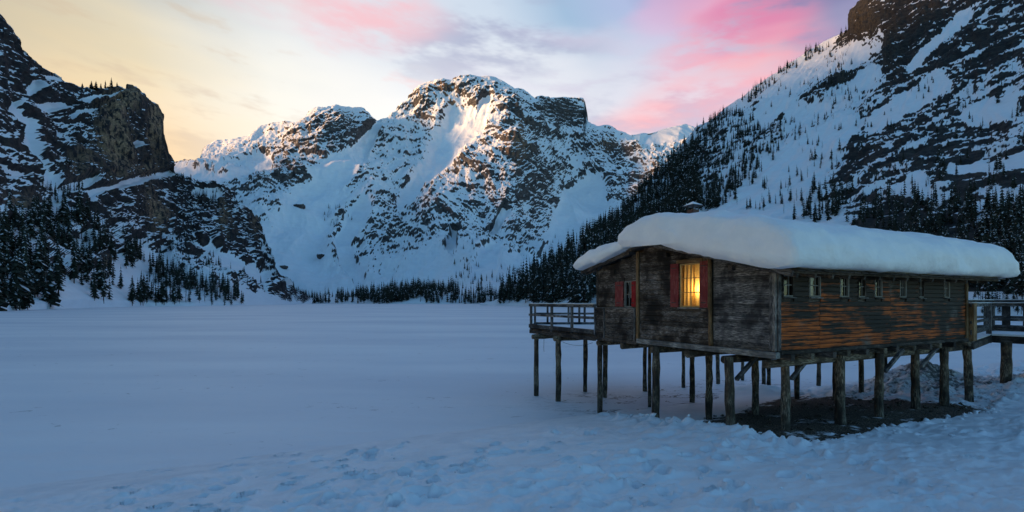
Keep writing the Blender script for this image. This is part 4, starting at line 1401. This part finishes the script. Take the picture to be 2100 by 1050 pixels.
# snow that lies on the roofs
def snow_slab(name, section, bottom, xs, ends, seed, label, n_amp=.05):
    """section: (y, z) from eave over the crest to the other edge; bottom: (y, z) back along the roof"""
    sec = np.array(section, float)
    d = np.concatenate([[0], np.cumsum(np.hypot(*np.diff(sec, axis=0).T))])
    q = np.linspace(0, d[-1], 64)
    # round the polygon by averaging
    ty, tz = np.interp(q, d, sec[:, 0]), np.interp(q, d, sec[:, 1])
    for _ in range(1):
        ty[1:-1] = (ty[:-2] + 2 * ty[1:-1] + ty[2:]) / 4
        tz[1:-1] = (tz[:-2] + 2 * tz[1:-1] + tz[2:]) / 4
    bt = np.array(bottom, float)
    db = np.concatenate([[0], np.cumsum(np.hypot(*np.diff(bt, axis=0).T))])
    qb = np.linspace(0, db[-1], 26)[1:-1]
    by, bz = np.interp(qb, db, bt[:, 0]), np.interp(qb, db, bt[:, 1])
    Y, Z = np.concatenate([ty, by]), np.concatenate([tz, bz])
    low = np.concatenate([np.interp(ty, bt[::-1, 0] if bt[0, 0] > bt[-1, 0] else bt[:, 0], bt[::-1, 1] if bt[0, 0] > bt[-1, 0] else bt[:, 1]), bz])
    xs = np.asarray(xs)
    x0, x1 = xs[0], xs[-1]
    rings = []
    yc = (Y.min() + Y.max()) / 2
    for x in xs:
        e0, e1 = x - x0, x1 - x
        k = 1.0
        for e, rad in ((e0, ends[0]), (e1, ends[1])):
            if e < rad:
                k *= math.sqrt(max(0.0, 1 - (1 - e / rad) ** 2)) * .62 + .38
        z = low + .12 + (Z - low - .12) * np.where(Z > low + .12, k, 1.0)
        y = yc + (Y - yc) * (1 - .06 * (1 - k) / .62)
        rings.append(np.stack([np.full_like(y, x), y, z], -1))
    P = np.array(rings)
    nz_ = n_amp * fbm(P[..., 0] * .9, P[..., 1] * .9 + seed, P[..., 2] * .9, 3) + n_amp * .5 * fbm(P[..., 0] * 2.6, P[..., 1] * 2.6 + seed, P[..., 2] * 2.6, 3)
    C = np.stack([P[..., 0], np.full_like(P[..., 0], yc), np.full_like(P[..., 0], Z.min())], -1)
    dr = P - C
    dr /= np.linalg.norm(dr, axis=-1, keepdims=True)
    lay = .018 * np.sin(P[..., 2] * 21 + 3 * fbm(P[..., 0] * .5, P[..., 1] * .5, seed, 2)) * sstep(.15, .5, Z - low)[None]
    P = P + dr * (nz_ * 1.6 + lay)[..., None]
    edge = fbm(P[..., 0] * 2.0, P[..., 1] * 2.0, seed + 4.0, 3)
    P[..., 2] += np.where(Z[None] < low[None] + .16, .06 * edge, 0)
    n, m = P.shape[:2]
    idx = np.arange(n * m).reshape(n, m)
    nx = np.roll(idx, -1, 1)
    quads = np.stack([idx[:-1], nx[:-1], nx[1:], idx[1:]], -1).reshape(-1, 4)
    V = P.reshape(-1, 3)
    c0, c1 = len(V), len(V) + 1
    V = np.concatenate([V, P[0].mean(0)[None] + [[-.10, 0, 0]], P[-1].mean(0)[None] + [[.10, 0, 0]]])
    tris = [(c0, nx[0, j], idx[0, j]) for j in range(m)] + [(c1, idx[-1, j], nx[-1, j]) for j in range(m)]
    me = mesh_from(name, V, quads, tris, mats=[M_SNOW])
    bm = bmesh.new()
    bm.from_mesh(me)
    bmesh.ops.recalc_face_normals(bm, faces=bm.faces)
    bm.to_mesh(me)
    bm.free()
    o = link(name, me, None, (HUT[0], HUT[1], 0), (0, 0, HUT_RZ))
    tag(o, label, 'snow')
    return o


rm = lambda Y: roof_main(Y) + .045
def xsp(a, b, n):
    c = np.linspace(0, 1, n)
    e = .5 - .5 * np.cos(c * math.pi)
    return a + (b - a) * (.55 * e + .45 * c)
snow_slab('roof_snow', [(-.50, rm(-.5)), (-.82, 4.97), (-.90, 5.00), (-.95, 5.25), (-.90, 5.62), (-.60, 5.95), (-.35, 6.07), (.2, 6.26), (.75, 6.38), (1.5, 6.55), (2.3, 6.71), (3.2, 6.86), (3.9, 6.92),
                        (4.5, 6.89), (4.95, 6.76), (5.25, 6.55), (5.33, 6.34), (5.22, 6.08), (5.0, 5.97)],
          [(5.0, 5.97), (4.03, 6.08), (2.0, rm(2.0)), (-.50, rm(-.5))], xsp(-.72, 10.95, 74), (.55, .75), 1.0,
          'thick rounded cushion of snow covering the main roof of the boathouse', .11)
rl = lambda Y: roof_lean(Y) + .03
snow_slab('roof_snow', [(5.0, 5.95), (5.05, 6.14), (5.45, 6.24), (6.0, 6.24), (6.6, 6.17), (7.2, 6.04), (7.62, 5.90), (7.86, 5.70), (7.86, 5.48), (7.66, 5.38)],
          [(7.66, 5.38), (7.4, rl(7.4)), (6.0, rl(6.0)), (5.0, rl(5.0))], xsp(-.66, 9.6, 60), (.5, .6), 7.0,
          'smaller lobe of snow hanging over the lower lean-to roof', .09)

# chimney
ch = empty('chimney', (0, 0, 0))
ch.parent = hut
prism('flue', ch, [(2.0, 4.45), (2.28, 4.45), (2.28, 4.73), (2.0, 4.73)], 'z', 5.9, 7.36, mat_plain('sooty_brick', (0.09, 0.05, 0.04)))
for (x, y) in ((2.02, 4.47), (2.26, 4.47), (2.26, 4.71), (2.02, 4.71)):
    bar('cap_post', ch, (x, y, 7.36), (x, y, 7.50), .03, .03, M_IRON, up=(1, 0, 0))
def pyramid(name, parent, cx, cy, r, z0, z1, mat):
    V = [(cx - r, cy - r, z0), (cx + r, cy - r, z0), (cx + r, cy + r, z0), (cx - r, cy + r, z0), (cx, cy, z1)]
    me = bpy.data.meshes.new(name)
    me.from_pydata(V, [], [(3, 2, 1, 0), (0, 1, 4), (1, 2, 4), (2, 3, 4), (3, 0, 4)])
    me.materials.append(mat)
    return link(name, me, parent)
pyramid('cap', ch, 2.14, 4.59, .25, 7.49, 7.62, M_IRON)
pyramid('cap_snow', ch, 2.14, 4.59, .23, 7.515, 7.66, M_SNOW)

# joists, girders
joists = [.25, .95, 1.75, 2.54, 3.3, 4.07, 4.9, 5.7, 6.5, 7.3, 8.06, 8.9]
for i, X in enumerate(joists):
    bar('joist', hut, (X, -.26 - .05 * (i % 3), 2.85), (X, YL, 2.85), .15, .15, W_STILT if i % 2 else W_DARK)
for i, Y in enumerate((.18, 1.30, 2.7, 4.12, 5.6, 6.98)):
    log('girder', hut, (-.12 if i != 1 else -.28, Y, 2.665), (9.75, Y, 2.665), .105, W_STILT, 40 + i, 0.05)

# stilts: foot points measured in the photograph
STILTS = [(1231, 847, .105), (1241, 815, .115), (1323, 803, .10), (1332, 835, .08), (1345, 866, .125), (1401, 795, .09), (1420, 825, .115), (1453, 860, .118), (1473, 787, .10),
          (1500, 890, .128), (1523, 780, .09), (1550, 850, .115), (1566, 795, .10), (1577, 806, .10), (1612, 882, .116), (1634, 818, .105), (1678, 791, .11), (1713, 818, .10), (1724, 870, .135),
          (1766, 812, .10), (1803, 855, .118), (1815, 800, .11), (1878, 838, .125), (1937, 832, .125), (1988, 820, .13)]
for i, (px, py, r) in enumerate(STILTS):
    x, y, z = ground_at(px, py)
    s, t = to_st(x, y)
    log('stilt', hut, (s, t, z - .35), (s + rnd.uniform(-.02, .02), t + rnd.uniform(-.02, .02), 2.78), r * .9, W_STILT, 100 + i, 0.12)


def brace(px0, py0, px1, dz):
    x, y, z = ground_at(px0, py0)
    s, t = to_st(x, y)
    return s, t


for (px, py, dx) in ((1500, 890, .85), (1612, 882, .85), (1803, 855, 1.0), (1878, 838, 1.1)):
    x, y, z = ground_at(px, py)
    s, t = to_st(x, y)
    bar('brace', hut, (s + .03, t - .12, 2.22), (s + dx, t - .12, 2.80), .10, .09, W_GREY)

# ------------------------------------------------------------------ terrace on the lake side
deck = empty('wooden_deck', (0, 0, 0))
tag(deck, 'railed wooden deck on stilts at the lake end of the boathouse', 'deck')
fs = lambda s, t, z=0.0: (*from_st(s, t), z)
A0, D0 = fs(-.05, 12.26), fs(-.05, 7.25)
B0, E0 = (1.17, 24.8, 0), (6.2, 24.8, 0)
G0 = fs(4.2, 7.2)
poly = [A0[:2], D0[:2], G0[:2], E0[:2], B0[:2]]
prism('deck_floor', deck, poly, 'z', 2.86, 2.95, W_DARK)
up_z = lambda p, z: Vector((p[0], p[1], z))
bar('edge_beam', deck, up_z(A0, 2.80), up_z(D0, 2.80), .12, .16, W_DARK)
bar('edge_beam', deck, up_z(A0, 2.80), up_z(B0, 2.80), .12, .16, W_DARK)
ins = Vector((sum(p[0] for p in poly) / 5, sum(p[1] for p in poly) / 5))
V = [(*(Vector(p) * .985 + ins * .015), 2.962) for p in poly] + [(*(Vector(p) * .96 + ins * .04), 3.03) for p in poly]
me = bpy.data.meshes.new('deck_snow')
me.from_pydata(V, [], [(5, 6, 7, 8, 9)] + [(i, (i + 1) % 5, 5 + (i + 1) % 5, 5 + i) for i in range(5)])
me.materials.append(M_SNOW)
link('deck_snow', me, deck)


def lerp(p, q, k):
    return Vector((p[0] + (q[0] - p[0]) * k, p[1] + (q[1] - p[1]) * k, 0))


def railing(parent, p, q, posts, zs=(4.05, 3.62, 3.10), post_w=.10, z0=2.72, cap=True, inward=(0, 0), snow=True):
    for k in posts:
        c = lerp(p, q, k)
        bar('railing_post', parent, (c.x, c.y, z0), (c.x, c.y, zs[0] - .01), post_w, post_w, W_GREY, up=((q[1] - p[1]), -(q[0] - p[0]), 0))
    off = Vector((inward[0], inward[1], 0)) * .075
    for i, z in enumerate(zs):
        a, b = lerp(p, q, -.004) + off, lerp(p, q, 1.004) + off
        bar('rail', parent, (a.x, a.y, z - .04), (b.x, b.y, z - .04), .04, (.09, .10, .17)[min(i, 2)], W_GREY)
    a, b = lerp(p, q, -.01), lerp(p, q, 1.01)
    bar('handrail', parent, (a.x, a.y, zs[0] + .022), (b.x, b.y, zs[0] + .022), .15, .04, W_SILVER)
    if snow:
        bar('rail_snow', parent, (a.x, a.y, zs[0] + .052), (b.x, b.y, zs[0] + .052), .10, .02, M_SNOW)


inw = (-(D0[1] - A0[1]), (D0[0] - A0[0]))
il = math.hypot(*inw)
railing(deck, A0, D0, (0.01, .38, .69), inward=(-inw[0] / il, -inw[1] / il))
railing(deck, A0, B0, (1.0,), inward=(1, 0))
bx = lambda px: ((px - CX) / F * 24.8 - B0[0]) / (E0[0] - B0[0])
railing(deck, B0, E0, [bx(v) for v in (1123, 1166, 1188, 1199, 1220)], inward=(0, -1))
for i, (px, py, r) in enumerate(((1100, 812, .11), (1145, 823, .13), (1200, 803, .095))):
    x, y, z = ground_at(px, py)
    log('stilt', deck, (x, y, z - .35), (x, y, 2.74), r, W_STILT, 300 + i, 0.1)
p, q = ground_at(1145, 823), ground_at(1200, 803)
for i, (px, py, L) in enumerate(((1100, 812, 2.2), (1145, 823, 2.6))):
    x, y, z = ground_at(px, py)
    log('girder', deck, (x - .2 * AX[0], y - .2 * AX[1], 2.64), (x + L * AX[0], y + L * AX[1], 2.64), .10, W_STILT, 310 + i, 0.05)


def wire(name, pts, r, label, cat):
    """thin five-sided tube through the points"""
    V, Q = [], []
    for k, pnt in enumerate(pts):
        tg = (Vector(pts[min(k + 1, len(pts) - 1)]) - Vector(pts[max(k - 1, 0)])).normalized()
        e1 = tg.orthogonal().normalized()
        e2 = tg.cross(e1)
        for j in range(5):
            V.append(Vector(pnt) + e1 * r * math.cos(j * 1.2566) + e2 * r * math.sin(j * 1.2566))
    for k in range(len(pts) - 1):
        Q += [(k * 5 + j, k * 5 + (j + 1) % 5, k * 5 + 5 + (j + 1) % 5, k * 5 + 5 + j) for j in range(5)]
    return tag(link(name, mesh_from(name, [tuple(v) for v in V], Q, mats=[M_IRON])), label, cat)


a, b = Vector(fs(.1, 10.4, 2.66)), Vector(fs(.1, 7.6, 2.62))
wire('cable', [a.lerp(b, k / 10) - Vector((0, 0, .22 * 4 * (k / 10) * (1 - k / 10))) for k in range(11)], .008, 'thin dark cable sagging beneath the deck between two stilts', 'cable')
a = Vector(fs(.05, 11.2, 2.72))
wire('rope', [a, a - Vector((0, 0, .35)), a - Vector((.01, 0, .6)), a - Vector((0, 0, .78))], .009, 'short dark rope hanging straight down from the deck edge', 'rope')

# ------------------------------------------------------------------ footbridge to the shore
br = empty('wooden_footbridge', (0, 0, 0))
tag(br, 'snow-dusted wooden footbridge with board railing leading off from the boathouse', 'footbridge')
K0, K1, K2 = fs(9.62, -.12), (18.45, 18.85, 0), (21.4, 13.6, 0)
M0, M1, M2 = fs(9.62, 2.2), (20.6, 20.9, 0), (24.2, 14.9, 0)
prism('bridge_floor', br, [K0[:2], K1[:2], K2[:2], M2[:2], M1[:2], M0[:2]], 'z', 2.78, 2.88, W_DARK)
for p, q in ((K0, K1), (K1, K2)):
    bar('edge_beam', br, up_z(p, 2.72), up_z(q, 2.72), .14, .2, W_DARK)
pin = [Vector(v[:2]) for v in (K0, K1, K2, M2, M1, M0)]
cm = sum(pin, Vector((0, 0))) / 6
V = [(*(v * .98 + cm * .02), 2.885) for v in pin] + [(*(v * .95 + cm * .05), 2.95) for v in pin]
me = bpy.data.meshes.new('bridge_snow')
me.from_pydata(V, [], [(6, 7, 8, 9, 10, 11)] + [(i, (i + 1) % 6, 6 + (i + 1) % 6, 6 + i) for i in range(6)])
me.materials.append(M_SNOW)
link('bridge_snow', me, br)
railing(br, K0, K1, (.98,), zs=(4.10, 3.55, 3.22), post_w=.15, z0=2.6)
railing(br, K1, K2, (.42, .85), zs=(4.10, 3.55, 3.20), post_w=.13, z0=2.6)
railing(br, M0, M1, (.1, .5, 1.0), zs=(4.22, 3.58, 3.16), post_w=.12, z0=2.6)
railing(br, M1, M2, (.3, .6, .95), zs=(4.22, 3.58, 3.16), post_w=.12, z0=2.6)
for p, q, ks in ((M0, M1, (.22, .34, .44, .58, .68, .8, .92)), (M1, M2, (.06, .15, .24, .36, .5))):
    for k in ks:
        c = lerp(p, q, k)
        bar('picket', br, (c.x, c.y, 3.0), (c.x, c.y, 4.1), .26, .03, W_DARK, up=((q[1] - p[1]), -(q[0] - p[0]), 0))
bar('gate_post', br, fs(9.75, -.05, 2.9), fs(9.75, -.05, 4.15), .28, .22, W_TRIM, up=(AX[0], AX[1], 0))
for i, (px, py, r) in enumerate(((2062, 801, .15), (2112, 790, .14))):
    x, y, z = ground_at(px, py)
    log('stilt', br, (x, y, z - .4), (x, y, 2.72), r, W_STILT, 330 + i, .1)
# ------------------------------------------------------------------ conifers
def mat_needles():
    m, w, p = material('spruce_needles')
    geo = w.node('ShaderNodeNewGeometry').outputs['Position']
    n = w.noise(geo, 0.9, 3.0, 0.6)
    w.put(p.inputs['Base Color'], w.mix(w.smooth(n, 0.3, 0.7), (0.012, 0.017, 0.014), (0.038, 0.046, 0.034)))
    p.inputs['Roughness'].default_value = 0.85
    p.inputs['Specular IOR Level'].default_value = 0.15
    return m


M_NEEDLE = mat_needles()
M_BARK = mat_plain('spruce_bark', (0.055, 0.038, 0.028), 0.9, 0.15)
M_BOUGHSNOW = mat_plain('snow_on_boughs', (0.62, 0.66, 0.72), 0.7, 0.2)


def spruce_arrays(seed, tiers, per, width, snow=0.12, bare=False):
    """unit-high conifer: trunk (verts, tris) and crown (verts, tris, slot)"""
    rg = np.random.default_rng(seed)
    sides = 5
    an = np.linspace(0, 2 * np.pi, sides, endpoint=False)
    r0 = 0.016
    tv = np.concatenate([np.stack([r0 * np.cos(an), r0 * np.sin(an), np.full(sides, -0.06)], -1), [[0, 0, 0.97]]])
    tt = np.array([(i, (i + 1) % sides, sides) for i in range(sides)])
    V, T, S = [], [], []
    base = 0.05 + 0.16 * rg.random() + (0.15 if bare else 0)
    for k in range(tiers):
        f = k / (tiers - 1)
        h = base + (0.985 - base) * f
        r = width * (1 - f) ** 0.85 * rg.uniform(0.75, 1.15) + 0.006
        if f < 0.12:
            r *= 0.75
        a0 = rg.uniform(0, 6.28)
        for j in range(per):
            if rg.random() < (0.5 if bare else 0.12):
                continue
            a = a0 + j * 2 * np.pi / per + rg.normal(0, 0.22)
            rr = r * rg.uniform(0.65, 1.25)
            wd = rr * (0.15 if bare else rg.uniform(0.34, 0.52))
            dz = rr * rg.uniform(0.35, 0.75)
            ca, sa = np.cos(a), np.sin(a)
            up = 0.6 / tiers
            i0 = len(V)
            m = 0.55 * rr
            V += [(0, 0, h + up), (ca * m - sa * wd, sa * m + ca * wd, h - dz * 0.5), (ca * rr, sa * rr, h - dz), (ca * m + sa * wd, sa * m - ca * wd, h - dz * 0.5)]
            T += [(i0, i0 + 1, i0 + 2), (i0, i0 + 2, i0 + 3)]
            S += [0, 0]
            if not bare and rg.random() < snow:
                i0 = len(V)
                e = 0.012
                q = 0.62
                V += [(ca * m * 0.3, sa * m * 0.3, h + up * 0.5 + e), (ca * m - sa * wd * q, sa * m + ca * wd * q, h - dz * 0.45 + e), (ca * rr * 0.92, sa * rr * 0.92, h - dz * 0.9 + e), (ca * m + sa * wd * q, sa * m - ca * wd * q, h - dz * 0.45 + e)]
                T += [(i0, i0 + 1, i0 + 2), (i0, i0 + 2, i0 + 3)]
                S += [1, 1]
    i0 = len(V)
    V += [(0.006, 0, 0.93), (-0.004, 0.005, 0.93), (-0.004, -0.005, 0.93), (0, 0, 1.02)]
    T += [(i0, i0 + 1, i0 + 3), (i0 + 1, i0 + 2, i0 + 3), (i0 + 2, i0, i0 + 3)]
    S += [0, 0, 0]
    return tv, tt, np.array(V), np.array(T), np.array(S)


NEAR = [spruce_arrays(60 + i, 17, 8, (.16, .19, .23, .13, .17, .25, .12)[i], .24) for i in range(7)] + [spruce_arrays(80 + i, 16, 5, .14, bare=True) for i in range(2)]
FAR = [spruce_arrays(160 + i, 9, 6, (.16, .18, .15, .19, .13)[i], .12) for i in range(5)] + [spruce_arrays(180 + i, 9, 4, .13, bare=True) for i in range(2)]
NEAR_ME = []
for tv, tt, V, T, S in NEAR:
    NEAR_ME.append((mesh_from('trunk', tv, None, tt, mats=[M_BARK]), mesh_from('crown', V, None, T, mats=[M_NEEDLE, M_BOUGHSNOW], smooth=False, mat_index=S)))


def inside(poly, x, y):
    c = False
    for (x0, y0), (x1, y1) in zip(poly, poly[1:] + poly[:1]):
        if (y0 > y) != (y1 > y) and x < (x1 - x0) * (y - y0) / (y1 - y0) + x0:
            c = not c
    return c


def hut_top(px):
    return np.interp(px, [1227, 1228, 1266, 1300, 1340, 1430, 1560, 1850, 1978, 1979], [2000, 500, 480, 442, 437, 437, 445, 475, 490, 2000])


tr = random.Random(17)
TREES = []       # (apparent height, position, height, bare, stand)


def scatter(mt, poly, n, hr, stand, bare=.06, cluster=0.0, max_rock=2.0, snap=None):
    xs, ys = [p[0] for p in poly], [p[1] for p in poly]
    cx = cy = None
    tries = 0
    made = 0
    while made < n and tries < n * 30:
        tries += 1
        if cx is not None and tr.random() < cluster:
            x, y = cx + tr.gauss(0, 9), cy + tr.gauss(0, 5)
        else:
            x, y = tr.uniform(min(xs), max(xs)), tr.uniform(min(ys), max(ys))
        if not inside(poly, x, y):
            continue
        cx, cy = x, y
        P, N, rk = mt.at(x, y)
        if rk > max_rock or P[1] < 60:
            continue
        if P[2] < 0.1:
            continue
        h = tr.uniform(*hr) * tr.uniform(.8, 1.1)
        q_px = CX + F * P[0] / P[1]
        q_py = H - F * (P[2] - EZ) / P[1]
        ap = h / P[1] * F
        if q_py - ap > hut_top(q_px) + 2 and q_py < 760:
            continue
        if not (-40 < q_px < 2140):
            continue
        TREES.append((ap, tuple(P), h, tr.random() < bare, stand_of(stand, q_px, q_py)))
        made += 1


def stand_of(stand, px, py):
    """which part of a stand a tree belongs to: (where, group)"""
    if stand == 'left_low':
        if py < 545:
            return 'high in the stand under the near left cliffs', 'upper spruces under the left cliffs'
        k = int(np.searchsorted([45, 95, 145, 195], px))
        return ('at the outer left edge of the shore', 'in the thick of the left shore stand', 'in the middle of the left shore stand', 'towards the gap in the left shore stand',
                'at the open end of the left shore stand by the snow fan')[k], 'left shore spruces, part %s' % 'ABCDE'[k]
    if stand == 'left_shore':
        return 'near the ice on the snow fan below the left cliffs', 'spruces on the snow fan'
    if stand == 'left_diag':
        return 'in the slanting belt between cliff foot and snow fan', 'spruces of the slanting belt'
    if stand == 'left_high':
        return 'rooted among the ledges of the left cliffs', 'spruces on the cliff ledges'
    if stand == 'shoulder':
        return 'on the snowy shoulder between left cliff and far peak', 'spruces on the shoulder'
    if stand == 'far':
        return 'in the forest strip on the far shore', 'spruces on the far shore'
    if stand == 'talus':
        return 'on the snow apron below the great peak', 'trees on the snow apron'
    if stand == 'right_shore':
        if px > 1150:
            return 'in the forest right beside the lean-to wall', 'forest spruces beside the lean-to'
        return 'in the forest rising behind the deck railing', 'forest spruces behind the deck'
    if stand == 'right_dark':
        if py > 540:
            return 'low behind the footbridge railing', 'trees behind the footbridge'
        k = int(np.searchsorted([1850, 1950, 2040], px))
        return ('above the middle of the boathouse roof', 'above the far half of the boathouse roof', 'above the far end of the boathouse roof', 'at the right edge above the footbridge')[k], 'shaded slope spruces, part %s' % 'ABCD'[k]
    if stand == 'right_ridge':
        return 'on the skyline ridge above the boathouse', 'conifers along the skyline ridge'
    if stand == 'right_mid':
        return 'in the groups on the snow slope above the chimney', 'conifers on the slope above the chimney'
    return 'scattered on the scrubby slope high above the boathouse', 'conifers on the scrubby upper slope'


# left shore
scatter(left, [(0, 450), (60, 430), (150, 440), (240, 500), (255, 560), (262, 612), (180, 625), (40, 636), (-30, 640), (-30, 460)], 190, (14, 28), 'left_low', .10, .35)
scatter(left, [(262, 610), (300, 600), (420, 612), (520, 618), (520, 627), (400, 627), (262, 626)], 60, (13, 24), 'left_shore', .08, .5)
scatter(left, [(255, 500), (320, 540), (420, 575), (500, 600), (520, 618), (430, 612), (330, 580), (262, 545)], 200, (11, 23), 'left_diag', .08, .4)
scatter(left, [(95, 330), (150, 330), (170, 420), (300, 480), (430, 520), (550, 570), (540, 600), (400, 570), (260, 500), (60, 430)], 120, (8, 14), 'left_high', .1, .4)
scatter(left, [(352, 365), (400, 372), (480, 398), (470, 430), (380, 420)], 70, (8, 12), 'shoulder', .12, .3)
# far shore
scatter(centre, [(690, 588), (760, 580), (850, 590), (960, 600), (1060, 605), (1060, 621), (900, 622), (700, 619)], 430, (11, 30), 'far', .08, .6)
scatter(centre, [(730, 596), (800, 590), (870, 604), (860, 621), (740, 619)], 150, (20, 32), 'far', .04, .3)
scatter(centre, [(570, 590), (640, 605), (690, 614), (690, 622), (590, 623), (565, 612)], 170, (15, 24), 'far', .05, .4)
scatter(centre, [(590, 570), (700, 575), (1000, 570), (1080, 545), (1080, 600), (900, 592), (720, 590), (620, 600)], 150, (12, 22), 'talus', .25, .4)
scatter(centre, [(660, 420), (720, 420), (725, 462), (665, 466)], 28, (14, 22), 'talus', .4, .5)
scatter(centre, [(930, 530), (980, 520), (1000, 575), (930, 575)], 24, (16, 24), 'talus', .2, .5)
scatter(centre, [(1140, 470), (1230, 460), (1200, 510), (1120, 520)], 8, (16, 24), 'talus', .2)
# right slope
scatter(right, [(1022, 623), (1030, 606), (1100, 562), (1200, 492), (1260, 450), (1330, 375), (1400, 296), (1420, 300), (1440, 430), (1290, 500), (1290, 560), (1290, 626)], 1500, (16, 25), 'right_shore', .05, .1)
scatter(right, [(1400, 294), (1460, 247), (1560, 173), (1660, 106), (1740, 62), (1742, 80), (1660, 122), (1560, 195), (1470, 270), (1420, 310)], 240, (10, 19), 'right_ridge', .2, .3)
scatter(right, [(1430, 280), (1520, 230), (1560, 260), (1500, 330), (1470, 440), (1420, 440)], 420, (10, 17), 'right_mid', .15, .4)
scatter(right, [(1560, 260), (1620, 270), (1600, 320), (1520, 400), (1480, 440), (1500, 330)], 200, (9, 15), 'right_mid', .12, .5)
scatter(right, [(1520, 400), (1650, 330), (1740, 300), (1750, 440), (1640, 445), (1480, 445)], 80, (7, 13), 'right_mid', .2, .3)
scatter(right, [(1560, 200), (1740, 80), (1760, 200), (1700, 320), (1580, 330)], 150, (6, 13), 'right_high', .3, .3)
scatter(right, [(1640, 400), (1740, 380), (1780, 445), (1780, 470), (1620, 460)], 60, (9, 14), 'right_mid', .1, .3)
scatter(right, [(1760, 410), (1850, 400), (2000, 410), (2130, 400), (2130, 610), (2000, 600), (1780, 470)], 420, (7, 12), 'right_dark', .08, .3)
scatter(right, [(1740, 240), (1900, 160), (2130, 120), (2130, 400), (1800, 400)], 160, (5, 10), 'right_high', .3, .3)
scatter(right, [(1985, 575), (2130, 575), (2130, 645), (1985, 640)], 75, (2.5, 5.5), 'right_dark', .45, .3)

TREES.sort(key=lambda q: -q[0])
count = 0
seen = {}
HEAD = ('tallest', 'second tallest', 'third tallest')
far_v, far_t, far_s = [], [], []
nv = 0
for ap, P, h, bare, stand in TREES:
    rot = tr.uniform(0, 6.28)
    wide = tr.uniform(.85, 1.2)
    if count < 290:
        k = 7 + tr.randrange(2) if bare else tr.randrange(7)
        root = empty('spruce_tree', (P[0], P[1], P[2] - .3), rot)
        root.scale = (h * wide, h * wide, h)
        where, group = stand
        nth = seen.get(group, 0)
        seen[group] = nth + 1
        if nth < 3:
            label = '%s conifer %s' % (HEAD[nth], where)
        elif bare:
            label = 'thin half-bare conifer %s' % where
        elif k in (2, 5):
            label = 'broad snow-dusted spruce %s' % where
        elif k in (3, 6):
            label = 'narrow dark spruce %s' % where
        else:
            label = 'dark snow-dusted spruce %s' % where
        tag(root, label, 'tree', group)
        link('trunk', NEAR_ME[k][0], root)
        link('crown', NEAR_ME[k][1], root)
        count += 1
    else:
        tv, tt, V, T, S = FAR[5 + tr.randrange(2) if bare else tr.randrange(5)]
        c, s = math.cos(rot) * h * wide, math.sin(rot) * h * wide
        for vv, ft, ms in ((tv, tt, np.full(len(tt), 2)), (V, T, S)):
            q = np.stack([vv[:, 0] * c - vv[:, 1] * s + P[0], vv[:, 0] * s + vv[:, 1] * c + P[1], vv[:, 2] * h + P[2] - .3], -1)
            far_v.append(q)
            far_t.append(ft + nv)
            far_s.append(ms)
            nv += len(q)
fo = link('forest', mesh_from('forest', np.concatenate(far_v), None, np.concatenate(far_t), mats=[M_NEEDLE, M_BOUGHSNOW, M_BARK], smooth=False, mat_index=np.concatenate(far_s)))
tag(fo, 'far conifers covering the lower mountain slopes and the shores', 'forest', kind='stuff')

# the little row of pines on top of the cliff, against the yellow sky
TOP = [(167, 183, 9, 'leftmost pine on the cliff top, dark and half hidden by the rock'), (187, 187, 15, 'broad dark pine on the cliff top left of the two crowded ones'),
       (197, 186, 16, 'tall pine of the crowded pair on the cliff top'), (206, 188, 10, 'short pine of the crowded pair on the cliff top'),
       (215, 186, 15, 'open pine standing alone in the middle of the cliff-top row'), (227, 185, 18, 'tallest slender pine of the cliff-top row'),
       (238, 182, 9, 'small thin pine right of the tallest one on the cliff top'), (251, 181, 6, 'tiny flat-topped pine nearest the cliff edge')]
for i, (px, py, hp, lab) in enumerate(TOP):
    P, N, rk = left.at(px, np.interp(px, left.px, left.psky) + 1)
    h = hp * 1.25 * P[1] / F
    root = empty('pine_tree', (P[0], P[1], P[2] - .8), i * 1.7)
    root.scale = (h * 1.25, h * 1.25, h)
    tag(root, lab, 'tree', 'pines on the cliff top')
    k = (5, 2, 5, 1, 6, 3, 4, 5)[i]
    link('trunk', NEAR_ME[k][0], root)
    link('crown', NEAR_ME[k][1], root)


# ------------------------------------------------------------------ boulders on the far snow apron
def boulder(px, py, size, mt, label, seed):
    P, N, rk = mt.at(px, py)
    bm = bmesh.new()
    bmesh.ops.create_icosphere(bm, subdivisions=3, radius=1.0)
    co = np.array([v.co[:] for v in bm.verts])
    f = 1 + .35 * fbm(co[:, 0] * 1.3 + seed, co[:, 1] * 1.3, co[:, 2] * 1.3, 3)
    for v, k in zip(bm.verts, f):
        v.co = Vector((v.co.x * k * 1.25, v.co.y * k, v.co.z * k * .8))
    me = bpy.data.meshes.new('boulder')
    bm.to_mesh(me)
    bm.free()
    me.materials.append(MAT_CENTRE)
    co = np.array([v.co[:] for v in me.vertices])
    nz_ = np.array([v.normal.z for v in me.vertices])
    attr(me, 'rock', 1 - sstep(.45, .75, nz_))
    attr(me, 'tan', np.full(len(nz_), .15))
    o = link('boulder', me, None, (P[0], P[1], P[2] + size * .2))
    o.scale = (size, size, size)
    tag(o, label, 'boulder', 'boulders on the snow apron')


boulder(615, 436, 17, centre, 'big dark boulder alone in the snow gully below the left shoulder', 1.0)
boulder(660, 502, 13, centre, 'low dark rock outcrop beside the foot of the great cliff', 2.0)
boulder(583, 523, 10, centre, 'flat dark rock low on the snow apron near the left cliffs', 3.0)
